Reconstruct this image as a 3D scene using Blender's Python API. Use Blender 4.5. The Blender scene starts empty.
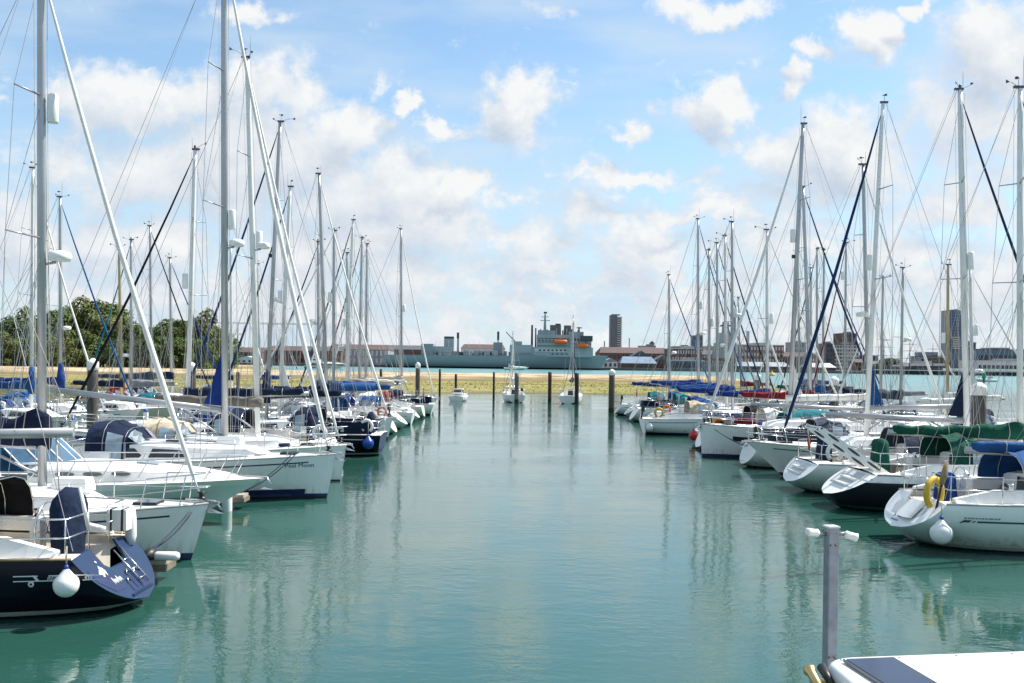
import bpy, math, random
from mathutils import Vector, Matrix
R = math.radians
SC = bpy.context.scene
COL = SC.collection
EYE, FPX, HORIZ, ROLL = 4.2, 1000.0, 363.5, 0.014
W, H = 1024, 683

def at(px, py, Y):
    """world X and Z of a point seen at a pixel, standing Y metres away"""
    u = (px - 512) / FPX; v = (HORIZ - py) / FPX
    return Y * (u - ROLL * v), EYE + Y * (v + ROLL * u)

# ------------------------------------------------------------------ mesh helper
class MB:
    def __init__(s): s.v = []; s.f = []; s.sm = []
    def add(s, vs, fs, smooth=False):
        o = len(s.v); s.v += [tuple(p) for p in vs]
        s.f += [tuple(i + o for i in f) for f in fs]; s.sm += [smooth] * len(fs)
        return s
    def box(s, c, d, rz=0.0, taper=1.0, ry=0.0):
        x, y, z = d[0] / 2, d[1] / 2, d[2] / 2
        vs = []
        for k, (a, b, e) in enumerate([(-1,-1,-1),(1,-1,-1),(1,1,-1),(-1,1,-1),(-1,-1,1),(1,-1,1),(1,1,1),(-1,1,1)]):
            t = taper if e > 0 else 1.0
            p = Vector((a * x * t, b * y * t, e * z))
            if ry: p = Matrix.Rotation(ry, 3, 'Y') @ p
            if rz: p = Matrix.Rotation(rz, 3, 'Z') @ p
            vs.append((p.x + c[0], p.y + c[1], p.z + c[2]))
        return s.add(vs, [(3,2,1,0),(4,5,6,7),(0,1,5,4),(1,2,6,5),(2,3,7,6),(3,0,4,7)])
    def tube(s, pts, r, n=6, cap=True, ell=None, smooth=True):
        """tube along points; r number or list; ell=(a,b) scales the two section axes"""
        P = [Vector(p) for p in pts]
        rs = r if isinstance(r, (list, tuple)) else [r] * len(P)
        vs = []; m = len(P)
        ref = None
        for i in range(m):
            d = (P[min(i + 1, m - 1)] - P[max(i - 1, 0)])
            if d.length < 1e-9: d = Vector((0, 0, 1))
            d.normalize()
            if ref is None:
                ref = Vector((1, 0, 0)) if abs(d.x) < .8 else Vector((0, 0, 1))
            a = (ref - d * ref.dot(d))
            if a.length < 1e-4: a = d.orthogonal()
            a.normalize(); b = d.cross(a); ref = a
            ea, eb = ell or (1, 1)
            for k in range(n):
                t = 2 * math.pi * k / n
                q = P[i] + a * (rs[i] * ea * math.cos(t)) + b * (rs[i] * eb * math.sin(t))
                vs.append(q)
        fs = []
        for i in range(m - 1):
            for k in range(n):
                k2 = (k + 1) % n
                fs.append((i*n+k, i*n+k2, (i+1)*n+k2, (i+1)*n+k))
        s.add(vs, fs, smooth)
        if cap:
            o = len(s.v) - len(vs)
            s.f.append(tuple(o + k for k in reversed(range(n)))); s.f.append(tuple(o + (m-1)*n + k for k in range(n)))
            s.sm += [False, False]
        return s
    def grid(s, rows, smooth=True, closed=False, flip=False):
        n = len(rows[0]); vs = [p for r in rows for p in r]; fs = []
        for i in range(len(rows) - 1):
            for k in range(n if closed else n - 1):
                k2 = (k + 1) % n
                q = (i*n+k, i*n+k2, (i+1)*n+k2, (i+1)*n+k)
                fs.append(tuple(reversed(q)) if flip else q)
        return s.add(vs, fs, smooth)
    def poly(s, vs, smooth=False): return s.add(vs, [tuple(range(len(vs)))], smooth)
    def prism(s, outline, vec):
        """closed planar outline pushed along vec"""
        n = len(outline); v = Vector(vec)
        a = [Vector(p) for p in outline]; b = [p + v for p in a]
        fs = [tuple(reversed(range(n))), tuple(range(n, 2*n))] + [(k, (k+1) % n, n + (k+1) % n, n + k) for k in range(n)]
        return s.add(a + b, fs)
    def lathe(s, prof, c=(0,0,0), n=14, axis='z', smooth=True):
        rows = []
        for r, z in prof:
            row = []
            for k in range(n):
                t = 2*math.pi*k/n
                p = (r*math.cos(t), r*math.sin(t), z)
                if axis == 'x': p = (p[2], p[0], p[1])
                if axis == 'y': p = (p[0], p[2], p[1])
                row.append((p[0]+c[0], p[1]+c[1], p[2]+c[2]))
            rows.append(row)
        return s.grid(rows, smooth, True)
    def build(s, name, mat, parent=None, loc=None, rz=None):
        me = bpy.data.meshes.new(name)
        me.from_pydata(s.v, [], s.f)
        me.polygons.foreach_set('use_smooth', s.sm)
        me.materials.append(mat); me.update()
        o = bpy.data.objects.new(name, me); COL.objects.link(o)
        if parent is not None: o.parent = parent
        if loc is not None: o.location = loc
        if rz is not None: o.rotation_euler.z = rz
        return o

def tag(o, label=None, cat=None, group=None, kind=None):
    if label: o['label'] = label
    if cat: o['category'] = cat
    if group: o['group'] = group
    if kind: o['kind'] = kind
    return o

def empty(name, loc, rz=0.0):
    o = bpy.data.objects.new(name, None); COL.objects.link(o)
    o.location = loc; o.rotation_euler.z = rz; o.empty_display_size = .2
    return o

# ------------------------------------------------------------------ materials
_M = {}
def nodes(name):
    m = bpy.data.materials.new(name); m.use_nodes = True
    nt = m.node_tree; b = nt.nodes['Principled BSDF']
    return m, nt, b

def mat(name, col, rough=.5, metal=0.0, var=.12, scale=3.0, bump=0.0, bscale=30.0, coat=0.0, dirt=0.0, spec=None, stretch=None):
    """principled material with soft mottling, optional bump and streaky grime"""
    key = (name,)
    if key in _M: return _M[key]
    m, nt, b = nodes(name)
    N, Lk = nt.nodes, nt.links
    tc = N.new('ShaderNodeTexCoord'); oi = N.new('ShaderNodeObjectInfo')
    mp = N.new('ShaderNodeMapping'); Lk.new(tc.outputs['Object'], mp.inputs['Vector'])
    if stretch: mp.inputs['Scale'].default_value = stretch
    no = N.new('ShaderNodeTexNoise'); no.inputs['Scale'].default_value = scale; no.inputs['Detail'].default_value = 5
    Lk.new(mp.outputs[0], no.inputs['Vector'])
    rmp = N.new('ShaderNodeMapRange'); Lk.new(no.outputs[0], rmp.inputs[0])
    rmp.inputs[1].default_value = .3; rmp.inputs[2].default_value = .7
    rmp.inputs[3].default_value = 1 - var; rmp.inputs[4].default_value = 1 + var * .5
    mx = N.new('ShaderNodeMix'); mx.data_type = 'RGBA'; mx.blend_type = 'MULTIPLY'; mx.inputs[0].default_value = 1
    mx.inputs[6].default_value = (*col, 1); Lk.new(rmp.outputs[0], mx.inputs[7])
    out = mx.outputs[2]
    if dirt:
        n2 = N.new('ShaderNodeTexNoise'); n2.inputs['Scale'].default_value = 2.2; n2.inputs['Detail'].default_value = 6
        mp2 = N.new('ShaderNodeMapping'); mp2.inputs['Scale'].default_value = (2.5, 2.5, .35)
        Lk.new(tc.outputs['Object'], mp2.inputs[0]); Lk.new(mp2.outputs[0], n2.inputs['Vector'])
        r2 = N.new('ShaderNodeMapRange'); r2.inputs[1].default_value = .5; r2.inputs[2].default_value = .75; r2.inputs[4].default_value = dirt
        Lk.new(n2.outputs[0], r2.inputs[0])
        m2 = N.new('ShaderNodeMix'); m2.data_type = 'RGBA'; Lk.new(r2.outputs[0], m2.inputs[0]); Lk.new(out, m2.inputs[6])
        m2.inputs[7].default_value = (col[0]*.45, col[1]*.42, col[2]*.36, 1); out = m2.outputs[2]
    Lk.new(out, b.inputs['Base Color'])
    b.inputs['Roughness'].default_value = rough; b.inputs['Metallic'].default_value = metal
    if coat: b.inputs['Coat Weight'].default_value = coat; b.inputs['Coat Roughness'].default_value = .12
    if spec is not None: b.inputs['Specular IOR Level'].default_value = spec
    if bump:
        n3 = N.new('ShaderNodeTexNoise'); n3.inputs['Scale'].default_value = bscale; n3.inputs['Detail'].default_value = 4
        Lk.new(mp.outputs[0], n3.inputs['Vector'])
        bp = N.new('ShaderNodeBump'); bp.inputs['Strength'].default_value = 1; bp.inputs['Distance'].default_value = bump
        Lk.new(n3.outputs[0], bp.inputs['Height']); Lk.new(bp.outputs[0], b.inputs['Normal'])
    _M[key] = m
    return m

def hull_mat(name, top, boot, anti, z1=.06, z2=.15, rough=.22):
    """gelcoat hull: antifouling, boot stripe and topsides divided at heights of the hull itself"""
    if name in _M: return _M[name]
    m, nt, b = nodes(name); N, Lk = nt.nodes, nt.links
    tc = N.new('ShaderNodeTexCoord'); sp = N.new('ShaderNodeSeparateXYZ'); Lk.new(tc.outputs['Object'], sp.inputs[0])
    no = N.new('ShaderNodeTexNoise'); no.inputs['Scale'].default_value = 1.3; no.inputs['Detail'].default_value = 6
    mp = N.new('ShaderNodeMapping'); mp.inputs['Scale'].default_value = (3, 3, .5); Lk.new(tc.outputs['Object'], mp.inputs[0]); Lk.new(mp.outputs[0], no.inputs['Vector'])
    def mixc(fac, a, bb):
        x = N.new('ShaderNodeMix'); x.data_type = 'RGBA'
        if isinstance(fac, float): x.inputs[0].default_value = fac
        else: Lk.new(fac, x.inputs[0])
        for i, c in ((6, a), (7, bb)):
            if isinstance(c, tuple): x.inputs[i].default_value = (*c, 1)
            else: Lk.new(c, x.inputs[i])
        return x.outputs[2]
    def gt(th):
        g = N.new('ShaderNodeMath'); g.operation = 'GREATER_THAN'; Lk.new(sp.outputs[2], g.inputs[0]); g.inputs[1].default_value = th; return g.outputs[0]
    r = N.new('ShaderNodeMapRange'); r.inputs[1].default_value = .48; r.inputs[2].default_value = .8; r.inputs[4].default_value = .22
    Lk.new(no.outputs[0], r.inputs[0])
    # scum and rust stains creeping up from the waterline
    sc = N.new('ShaderNodeMapRange'); sc.interpolation_type = 'SMOOTHSTEP'; Lk.new(sp.outputs[2], sc.inputs[0]); sc.inputs[1].default_value = z2 + .38; sc.inputs[2].default_value = z2
    n4 = N.new('ShaderNodeTexNoise'); n4.inputs['Scale'].default_value = 5; n4.inputs['Detail'].default_value = 5
    mp4 = N.new('ShaderNodeMapping'); mp4.inputs['Scale'].default_value = (2, 2, .25); Lk.new(tc.outputs['Object'], mp4.inputs[0]); Lk.new(mp4.outputs[0], n4.inputs['Vector'])
    r4 = N.new('ShaderNodeMapRange'); r4.inputs[1].default_value = .42; r4.inputs[2].default_value = .7; r4.inputs[4].default_value = .75; Lk.new(n4.outputs[0], r4.inputs[0])
    scm = N.new('ShaderNodeMath'); scm.operation = 'MULTIPLY'; Lk.new(sc.outputs[0], scm.inputs[0]); Lk.new(r4.outputs[0], scm.inputs[1])
    topc = mixc(r.outputs[0], top, (top[0]*.6, top[1]*.62, top[2]*.5))
    topc = mixc(scm.outputs[0], topc, (top[0]*.5 + .01, top[1]*.47 + .01, top[2]*.32))
    c = mixc(gt(z2), mixc(gt(z1), anti, boot), topc)
    Lk.new(c, b.inputs['Base Color']); b.inputs['Roughness'].default_value = rough
    b.inputs['Coat Weight'].default_value = .4 if top[1] > .3 else .0; b.inputs['Coat Roughness'].default_value = .08
    if top[1] < .3: b.inputs['Specular IOR Level'].default_value = .18
    _M[name] = m
    return m

WHITE = (.80, .80, .77)
M_GEL  = mat('gelcoat_white', (.86, .855, .83), .3, var=.07, scale=1.5, coat=.3, dirt=.18)
M_DECK = mat('deck_nonskid', (.80, .78, .72), .55, var=.08, scale=4, bump=.002, bscale=160, dirt=.25)
M_CREAM = mat('cockpit_cream', (.72, .66, .55), .5, var=.1, dirt=.25)
M_TEAK = mat('teak_slats', (.38, .25, .14), .65, var=.35, scale=6, stretch=(1, 12, 1), dirt=.2)
M_ALU  = mat('mast_aluminium', (.43, .44, .455), .38, metal=.55, var=.12, scale=2.0, stretch=(1, 1, .3))
M_ALUW = mat('mast_white', (.78, .78, .77), .35, var=.08, scale=2.0)
M_ALUG = mat('mast_gold', (.42, .34, .2), .4, metal=.5, var=.12)
M_ALUD = mat('mast_dark', (.1, .1, .11), .4, metal=.4)
M_STEEL = mat('stainless_rail', (.7, .7, .7), .22, metal=1.0, var=.05)
M_WIRE = mat('rigging_wire', (.34, .35, .37), .4, metal=.5, var=.1)
M_ROPE = mat('rope_pale', (.55, .5, .4), .9, var=.2, scale=40)
M_ROPED = mat('rope_dark', (.05, .06, .09), .9, var=.3, scale=40)
M_BLACK = mat('black_plastic', (.02, .02, .022), .45, var=.2)
M_GLASS = mat('tinted_window', (.015, .018, .022), .06, var=.1, coat=.5)
M_CLEAR = mat('vinyl_window', (.28, .36, .42), .12, var=.3, scale=2.5, coat=.5)
M_PLASW = mat('white_plastic', (.82, .82, .8), .4, var=.06)
M_FEND = mat('fender_vinyl', (.80, .81, .80), .42, var=.1, scale=6, dirt=.3)
M_SAILW = mat('sailcloth_white', (.78, .77, .73), .7, var=.1, bump=.006, bscale=9, dirt=.15)
M_WOODP = mat('pontoon_planks', (.38, .34, .28), .8, var=.35, scale=5, stretch=(8, 1, 1), dirt=.3)
M_CONC = mat('float_concrete', (.38, .37, .34), .85, var=.25, dirt=.4)
M_PILE = mat('pile_timber', (.085, .075, .068), .75, var=.45, scale=4, stretch=(3, 3, .4), bump=.01, bscale=12)
M_CAP  = mat('pile_cap', (.8, .8, .78), .4, var=.08, dirt=.2)
M_RED  = mat('red_cloth', (.5, .03, .03), .7)
M_ORANGE = mat('orange_plastic', (.7, .13, .02), .5)
M_YELL = mat('yellow_cover', (.6, .41, .04), .6, var=.15, scale=8)
M_BLUEB = mat('blue_ball', (.008, .05, .30), .3, var=.1)
CLOTH = {
 'navy': (.010, .019, .048), 'royal': (.012, .042, .2), 'blue': (.02, .085, .24), 'sky': (.04, .16, .32), 'teal': (.01, .17, .2),
 'green': (.006, .075, .048), 'taupe': (.2, .18, .155), 'beige': (.52, .45, .34), 'white': (.74, .73, .69), 'maroon': (.2, .015, .025),
 'black': (.012, .012, .016), 'ink': (.012, .035, .10), 'grey': (.22, .235, .26), 'slate': (.05, .065, .095)}
def cloth(k): return mat('cloth_' + k, CLOTH[k], .88, var=.34, scale=2.2, bump=.05, bscale=4.5, spec=.2)
HULLS = {
 'white_navy': ((.85,.86,.85), (.02,.03,.12), (.02,.025,.04)),
 'white_plain': ((.85,.85,.82), (.74,.74,.71), (.03,.03,.035)),
 'white_red': ((.85,.85,.82), (.35,.03,.03), (.05,.02,.02)),
 'white_black': ((.85,.85,.83), (.03,.03,.03), (.02,.02,.02)),
 'white_blue': ((.85,.86,.85), (.03,.12,.4), (.03,.03,.05)),
 'cream': ((.74,.70,.6), (.3,.24,.16), (.08,.03,.02)),
 'navy': ((.004,.005,.014), (.5,.52,.5), (.02,.02,.02)),
 'dark': ((.014,.02,.026), (.03,.1,.07), (.015,.015,.02)),
 'grey': ((.55,.6,.64), (.1,.12,.15), (.02,.02,.03)),
 'palegreen': ((.70,.78,.74), (.5,.55,.5), (.03,.04,.04))}  # white hulls with green light off the water put into the colour
def hmat(k):
    t, b, a = HULLS[k]
    return hull_mat('hull_' + k, t, b, a)
# ------------------------------------------------------------------ boats
def lerp(a, b, t): return a + (b - a) * t
def sst(a, b, x):
    t = max(0, min(1, (x - a) / (b - a))); return t * t * (3 - 2 * t)

class Hull:
    """hull form in boat coordinates: stern at x 0, bow towards +x, waterline z 0"""
    def __init__(s, L, B, fs, fb, rs=.6, rb=.7, zk0=.1, ts=.78, dep=.5, s0=.42, flare=0.0):
        s.L, s.B, s.fs, s.fb, s.rs, s.rb, s.zk0, s.ts, s.dep, s.s0, s.flare = L, B, fs, fb, rs, rb, zk0, ts, dep, s0, flare
    def w(s, q):
        if q < s.s0: k = s.ts + (1 - s.ts) * (1 - ((s.s0 - q) / s.s0) ** 2)
        else: k = 1 - ((q - s.s0) / (1 - s.s0)) ** 2.3
        return max(.012, k * s.B / 2)
    def zs(s, q): return s.fs + (s.fb - s.fs) * (q ** 1.6)
    def zk(s, q):
        if q < .5: return s.zk0 + (-s.dep - s.zk0) * math.sin(math.pi * q) ** .8
        return -s.dep + (s.dep - .06) * ((q - .5) / .5) ** 2.6
    def xs(s, z): return s.rs * z / s.fs
    def xb(s, z): return s.L - s.rb * (1 - z / s.fb)
    def prof(s, q, t):
        full = (1 - (1 - t) ** 2.6) ** .62
        m = sst(.5, 1, q)
        return full * (1 - m) + (t ** (.8 + s.flare)) * m
    def pt(s, q, t, side=1, off=0.0):
        z = lerp(s.zk(q), s.zs(q), t)
        x = s.xs(z) + q * (s.xb(z) - s.xs(z))
        return (x, side * (s.w(q) * s.prof(q, t) + off), z)
    def deck(s, q, fr=0.0, up=0.0):
        z = s.zs(q); x = s.xs(z) + q * (s.xb(z) - s.xs(z)); w = s.w(q)
        return (x, fr * w, z + .07 * (1 - fr * fr) * min(1, w) + up)
    def q_at(s, x, z): return max(0, min(1, (x - s.xs(z)) / (s.xb(z) - s.xs(z))))
    def y_at(s, x, z):
        q = s.q_at(x, z); a, b = s.zk(q), s.zs(q)
        return s.w(q) * s.prof(q, max(.001, min(1, (z - a) / (b - a))))
    def shell(s, ns=22, nt=11):
        m = MB()
        ts = [(k / nt) ** 1.0 for k in range(nt + 1)]
        rows = []
        for i in range(ns + 1):
            q = i / ns; q = 1 - (1 - q) ** 1.25
            rows.append([s.pt(q, t, -1) for t in reversed(ts)] + [s.pt(q, t, 1) for t in ts[1:]])
        m.grid(rows, True)
        return m
    def band(s, z0, z1, q0, q1, side, off=.006, n=16, rel=True):
        """a strip on the topsides, measured down from the sheer (rel) or up from the water"""
        m = MB(); rows = []
        for i in range(n + 1):
            q = lerp(q0, q1, i / n); r = []
            for zz in (z0, z1):
                z = s.zs(q) - zz if rel else zz
                a, b = s.zk(q), s.zs(q); t = max(.01, min(1, (z - a) / (b - a)))
                r.append(s.pt(q, t, side, off))
            rows.append(r)
        return m.grid(rows, True)

def arch(x, w, h, z, n=9, p=.62, fwd=0.0):
    """one hoop across the boat: superellipse of half width w and height h"""
    r = []
    for k in range(n + 1):
        a = math.pi * k / n
        c, sn = math.cos(a), math.sin(a)
        r.append((x + fwd * sn, w * math.copysign(abs(c) ** p, c), z + h * abs(sn) ** p))
    return r

def text_on(word, size, fn, name, material, parent, bold=False, shear=0.0):
    """lettering wrapped on a surface; fn maps (across, up) in metres to a point"""
    cu = bpy.data.curves.new('words', 'FONT'); cu.body = word; cu.size = size; cu.shear = shear
    if bold: cu.offset = size * .02
    cu.resolution_u = 3
    o = bpy.data.objects.new('words', cu); COL.objects.link(o)
    dg = bpy.context.evaluated_depsgraph_get(); me = bpy.data.meshes.new_from_object(o.evaluated_get(dg))
    bpy.data.objects.remove(o); bpy.data.curves.remove(cu)
    for v in me.vertices: v.co = fn(v.co.x, v.co.y)
    me.name = name; me.materials.clear(); me.materials.append(material)
    t = bpy.data.objects.new(name, me); COL.objects.link(t); t.parent = parent
    return t

def sail_cover(x0, z0, x1, z1, h0, h1, seed, wid=.17, stack=.0, n=22, wrap=0.1):
    """cloth cover lying on the boom from the mast (x0) aft to x1, higher at the mast, with folds"""
    rnd = random.Random(seed); m = MB(); rows = []
    ph = [rnd.uniform(0, 6.28) for _ in range(5)]
    for i in range(n + 1):
        t = i / n; x = lerp(x0, x1, t); zb = lerp(z0, z1, t)
        h = h1 + (h0 - h1) * (1 - t) ** 1.9
        h *= 1 + .07 * math.sin(9 * t * 3 + ph[0]) + .05 * math.sin(31 * t + ph[1])
        w = wid * (1 - .45 * t) * (1 + .14 * math.sin(17 * t + ph[2]))
        if i == 0 or i == n: w *= .5; h *= .86
        r = []
        for k in range(12):
            a = 2 * math.pi * k / 12
            yy = w * math.sin(a); zz = zb - .1 + (h + .1) * (.5 - .5 * math.cos(a)) ** .8
            yy *= 1 + .16 * math.sin(3 * a + 13 * t + ph[3]) * (.4 + .6 * (zz > zb))
            r.append((x, yy, zz))
        rows.append(r)
    m.grid(rows, True, True)
    m.f.append(tuple(reversed(range(12)))); m.f.append(tuple(n * 12 + k for k in range(12))); m.sm += [True, True]
    return m

ORD = 'first second third fourth fifth sixth seventh eighth ninth tenth eleventh twelfth thirteenth fourteenth fifteenth sixteenth seventeenth'.split()

def yacht(Y, head, xe, L=10.5, mast=None, Xm=None, Ztop=None, B=None, hull='white_navy', cover='navy', hood=None, strip=None, fs=None, fb=None,
          hi=False, label='', group='yachts moored in the marina', rs=.6, rb=.8, zk0=.1, ts=.78, boomz=2.62, extras=(), seed=0, lean=0.0,
          boom_len=.37, frac=1.0, mast_mat=None, mast_r=.088, stay_in=.12, bow_out=True, canopy=None, genoa_r=.056, side=None, clew=None, cov_h=None, c1=.35, boom_rise=.16, dodger='navy'):
    """head +1: bow towards +X.  xe: world X of the end that faces the fairway"""
    rnd = random.Random(seed * 7 + 3)
    ex = set(extras)
    B = B or .325 * L
    k = L / 10.5
    fs = fs or .98 * k ** .6; fb = fb or 1.28 * k ** .6
    h = Hull(L, B, fs, fb, rs, rb, zk0, ts)
    # world x of the stern (local x 0)
    if bow_out: x_or = xe - head * L
    else: x_or = xe
    rt = empty('sailing_yacht', (x_or, Y, 0), 0 if head > 0 else math.pi)
    tag(rt, label, 'yacht', group)
    loc = lambda X: (X - x_or) * head
    vis = -1 if head > 0 else 1            # boat side that faces the camera
    xm = loc(Xm) if Xm is not None else .58 * L
    HM = hmat(hull)
    hu = h.shell(26 if hi else 16, 12 if hi else 8).build('hull', HM, rt)
    # ---- transom
    tr = []
    for i in range(13): tr.append(h.pt(0, i / 12, -1))
    up = []
    open_t = 'scoop' in ex
    wt = h.w(0)
    if open_t:
        for fr in (-.42, -.36, -.25, .25, .36, .42):
            z = fs * (1.0 if abs(fr) > .4 else (.78 if abs(fr) > .3 else .70))
            up.append((h.xs(z), fr * wt, z + (.05 if abs(fr) > .4 else 0)))
    ring = [h.pt(0, i / 12, -1) for i in range(13)] + up + [h.pt(0, i / 12, 1) for i in range(12, 0, -1)]
    tm = MB().prism(ring, (.05, 0, 0))
    tcol = {'navy': 'transom_navy', 'dark': 'gelcoat_white'}.get(hull)
    TM = M_GEL
    if hull == 'navy': TM = mat('transom_navy', (.016, .036, .088), .4, var=.12, spec=.3)
    trans = tm.build('transom', TM, rt)
    if hi and fs * .3 > zk0 + .12:
        # recessed steps and fittings on the transom
        sm = MB()
        zz = fs * .30
        tq = max(.05, (zz - h.zk(0)) / (fs - h.zk(0)))
        sm.box((h.xs(zz) + .03, 0, zz - .02), (.16, wt * 1.3 * h.prof(0, tq), .035))
        sm.build('swim_step', TM, rt)
        if 'ladder' in ex:
            lm = MB()
            for yy in (-.42, -.14):
                lm.tube([(h.xs(fs*.9) - .04, yy, fs * .92), (h.xs(fs*.4) - .09, yy, fs * .36)], .014)
            for q in (.45, .6, .75): lm.tube([(h.xs(fs*q) - .07, -.42, fs*q), (h.xs(fs*q) - .07, -.14, fs*q)], .012)
            lm.build('swim_ladder', M_STEEL, rt)
    if rs > .7 and not open_t:
        # stepped swim platform on the sloping stern; recess shade painted as a flat grey panel
        def ot(y, z, o=.006): return (h.xs(z) - o, y, z)
        za_, zb_ = lerp(zk0, fs, .42), fs * .97
        GR = mat('gelcoat_shade', (.52, .54, .54), .35)
        MB().prism([ot(-.55 * wt, zb_), ot(.55 * wt, zb_), ot(.5 * wt, za_), ot(-.5 * wt, za_)], (-.004, 0, 0)).build('stern_shade_panel', GR, trans)
        for i in range(2):
            z_ = lerp(za_, zb_, .12 + .42 * i)
            MB().box((h.xs(z_) + .06, 0, z_), (.34, wt * .92, .06)).build('stern_step', M_GEL, trans)
        MB().tube([ot(.62 * wt, zb_ + .02, .03), ot(.62 * wt, lerp(za_, zb_, .6), .09), ot(.60 * wt, za_, .03)], .014, 5).build('grab_handle', M_STEEL, trans)
    # ---- deck with the cockpit opening
    c0 = 0.0 if open_t else .06
    yc = .30 * B
    qs = sorted(set([0, c0, c0 + (c1 - c0) * .35, c0 + (c1 - c0) * .7, c1] + [c1 + (1 - c1) * i / 12 for i in range(1, 13)]))
    m = MB()
    rows = []
    for q in qs:
        cf = min(.7, yc / h.w(q))
        rows.append([h.deck(q, f) for f in (-1, -cf, 0, cf, 1)])
    n = 5; o = 0
    m.v = [p for r in rows for p in r]
    for i in range(len(qs) - 1):
        for j in range(4):
            if j in (1, 2) and c0 - 1e-6 <= qs[i] < c1 - 1e-6: continue
            m.f.append((i*n+j, i*n+j+1, (i+1)*n+j+1, (i+1)*n+j)); m.sm.append(False)
    m.build('deck', M_DECK, rt)
    # cockpit well
    cm = MB(); rows = []
    for i in range(5):
        q = lerp(c0, c1, i / 4); z = h.zs(q) + .03; x = h.deck(q)[0]
        if i == 0: x += .06
        rows.append([(x, -yc, z), (x, -yc, z - .14), (x, -yc * .5, z - .17), (x, -yc * .5, z - .55), (x, yc * .5, z - .55), (x, yc * .5, z - .17), (x, yc, z - .14), (x, yc, z)])
    cm.grid(rows)
    cm.poly(list(rows[-1]))
    if not open_t: cm.poly(list(reversed(rows[0])))
    cm.build('cockpit', M_CREAM if hi else M_DECK, rt)
    for sd in (-1, 1):
        am = MB(); prev = []
        for i in range(6):
            q = lerp(c0 + .03, c1 + .02, i / 5); x, _, z = h.deck(q); hh = .05 + .2 * min(1, i / 2)
            y = sd * yc
            prev.append([(x, y - sd*.02, z), (x, y - sd*.0, z + hh), (x, y + sd*.16, z + hh), (x, y + sd*.24, z - .06)])
        am.grid(prev, False)
        am.poly(prev[0]); am.poly(prev[-1])
        am.build('coaming', M_GEL, rt)
    # ---- toe rail
    for sd in (-1, 1):
        tr_ = MB(); tr_.tube([(h.pt(q, 1, sd)[0], h.pt(q, 1, sd)[1] * .995, h.pt(q, 1, sd)[2] + .02) for q in [i / 14 for i in range(15)]], .024, 5)
        tr_.build('toe_rail', M_TEAK if 'teak_rail' in ex else (M_ALU if hull != 'white_plain' else M_GEL), rt)
    # ---- sheer stripe
    if 'stripe' in ex:
        sc_ = {'white_navy': (.02, .03, .12), 'white_blue': (.02, .1, .35), 'navy': (.55, .57, .57), 'dark': (.6, .62, .62)}.get(hull, (.04, .06, .1))
        SM = mat('stripe_' + hull, sc_, .3, var=.05)
        for sd in (-1, 1): h.band(.16, .20 if hull != 'white_blue' else .34, .03, .93, sd).build('sheer_stripe', SM, hu)
    if hull == 'dark' and 'stripe' in ex:
        for sd in (-1, 1): h.band(.005, .20, .0, .995, sd, .010).build('white_sheer_band', M_GEL, hu)
    elif hull.startswith('white') and 'stripe' not in ex and rnd.random() < .7:
        cs = rnd.choice(((.03, .05, .16), (.3, .04, .04), (.12, .13, .14), (.03, .12, .3), (.25, .2, .1)))
        for sd in (-1, 1):
            h.band(.20, .235, .04, .92, sd).build('cove_line', mat(f'cove_{int(cs[0]*100)}_{int(cs[1]*100)}', cs, .35, var=.05), hu)
    # ---- coach roof
    f1 = min(.80, max(.66, (xm / L) + .1))
    m = MB(); rows = []
    prof = [(c1, .46), (c1 + .02, .49), (.46, .46), (.55, .38), (.62, .33), (f1 - .04, .22), (f1, .03)]
    if 'flush' in ex: prof = [(a, b * .65) for a, b in prof]
    for q, hh in prof:
        q = max(q, c1); x, _, z = h.deck(q); wc = min(.64 * h.w(q), .36 * B)
        rows.append([(x, -wc, z - .04), (x, -wc * .88, z + hh * .86), (x, -wc * .7, z + hh * .99), (x, 0, z + hh * 1.0 + .05 * min(1, hh * 4)), (x, wc * .7, z + hh * .99), (x, wc * .88, z + hh * .86), (x, wc, z - .04)])
    m.grid(rows, False); m.poly(list(reversed(rows[0]))); m.poly(rows[-1])
    cab = m.build('coachroof', M_GEL, rt)
    x, _, z = h.deck(c1)
    MB().prism([(x - .03, -.30, z - .12), (x - .03, .30, z - .12), (x - .01, .26, z + .42), (x - .01, -.26, z + .42)], (.05, 0, 0)).build('companionway', M_GLASS, cab)  # dark panel on the bulkhead puts in the shade of the cabin opening
    MB().box((x + .5, 0, z + .535), (1.0, .62, .05)).build('sliding_hatch', mat('hatch_grey', (.2, .2, .2), .3), cab)
    def roof(x):
        q = h.q_at(x, fs); z = h.deck(q)[2]
        hh = 0
        for (qa, ha), (qb, hb) in zip(prof, prof[1:]):
            if qa <= q <= qb and qb > qa: hh = lerp(ha, hb, (q - qa) / (qb - qa))
        return z + hh + .04 * (hh > .02)
    nwin = 2 if hi or rnd.random() < .6 else 1
    for sd in (-1, 1):
        for a, b in ([(.385, .455), (.475, .585)] if nwin == 2 else [(.39, .57)]):
            wm = MB(); ring = []
            for q, hf in ((a, .2), (a + .010, .82), (b - .022, .80), (b, .34), (b - .006, .2)):
                x, _, z = h.deck(q); wc = min(.64 * h.w(q), .36 * B)
                hh = [lerp(ha, hb, (q - qa) / (qb - qa)) for (qa, ha), (qb, hb) in zip(prof, prof[1:]) if qa <= q <= qb and qb > qa][0]
                ring.append((x, sd * (lerp(wc, wc * .88, hf) + .012), z - .04 + (hh * .86 + .04) * hf))
            wm.prism(ring, (0, -sd * .03, 0)); wm.build('window', M_GLASS, cab)
    if hi or rnd.random() < .5:
        for q in (.52, .86):
            x, _, z = h.deck(q); z = roof(x) if q < f1 else z
            fm = MB().box((x, 0, z + .02), (.5, .5, .06), taper=.94); fm.build('hatch', M_GLASS if hi else M_CLEAR, rt)
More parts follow.
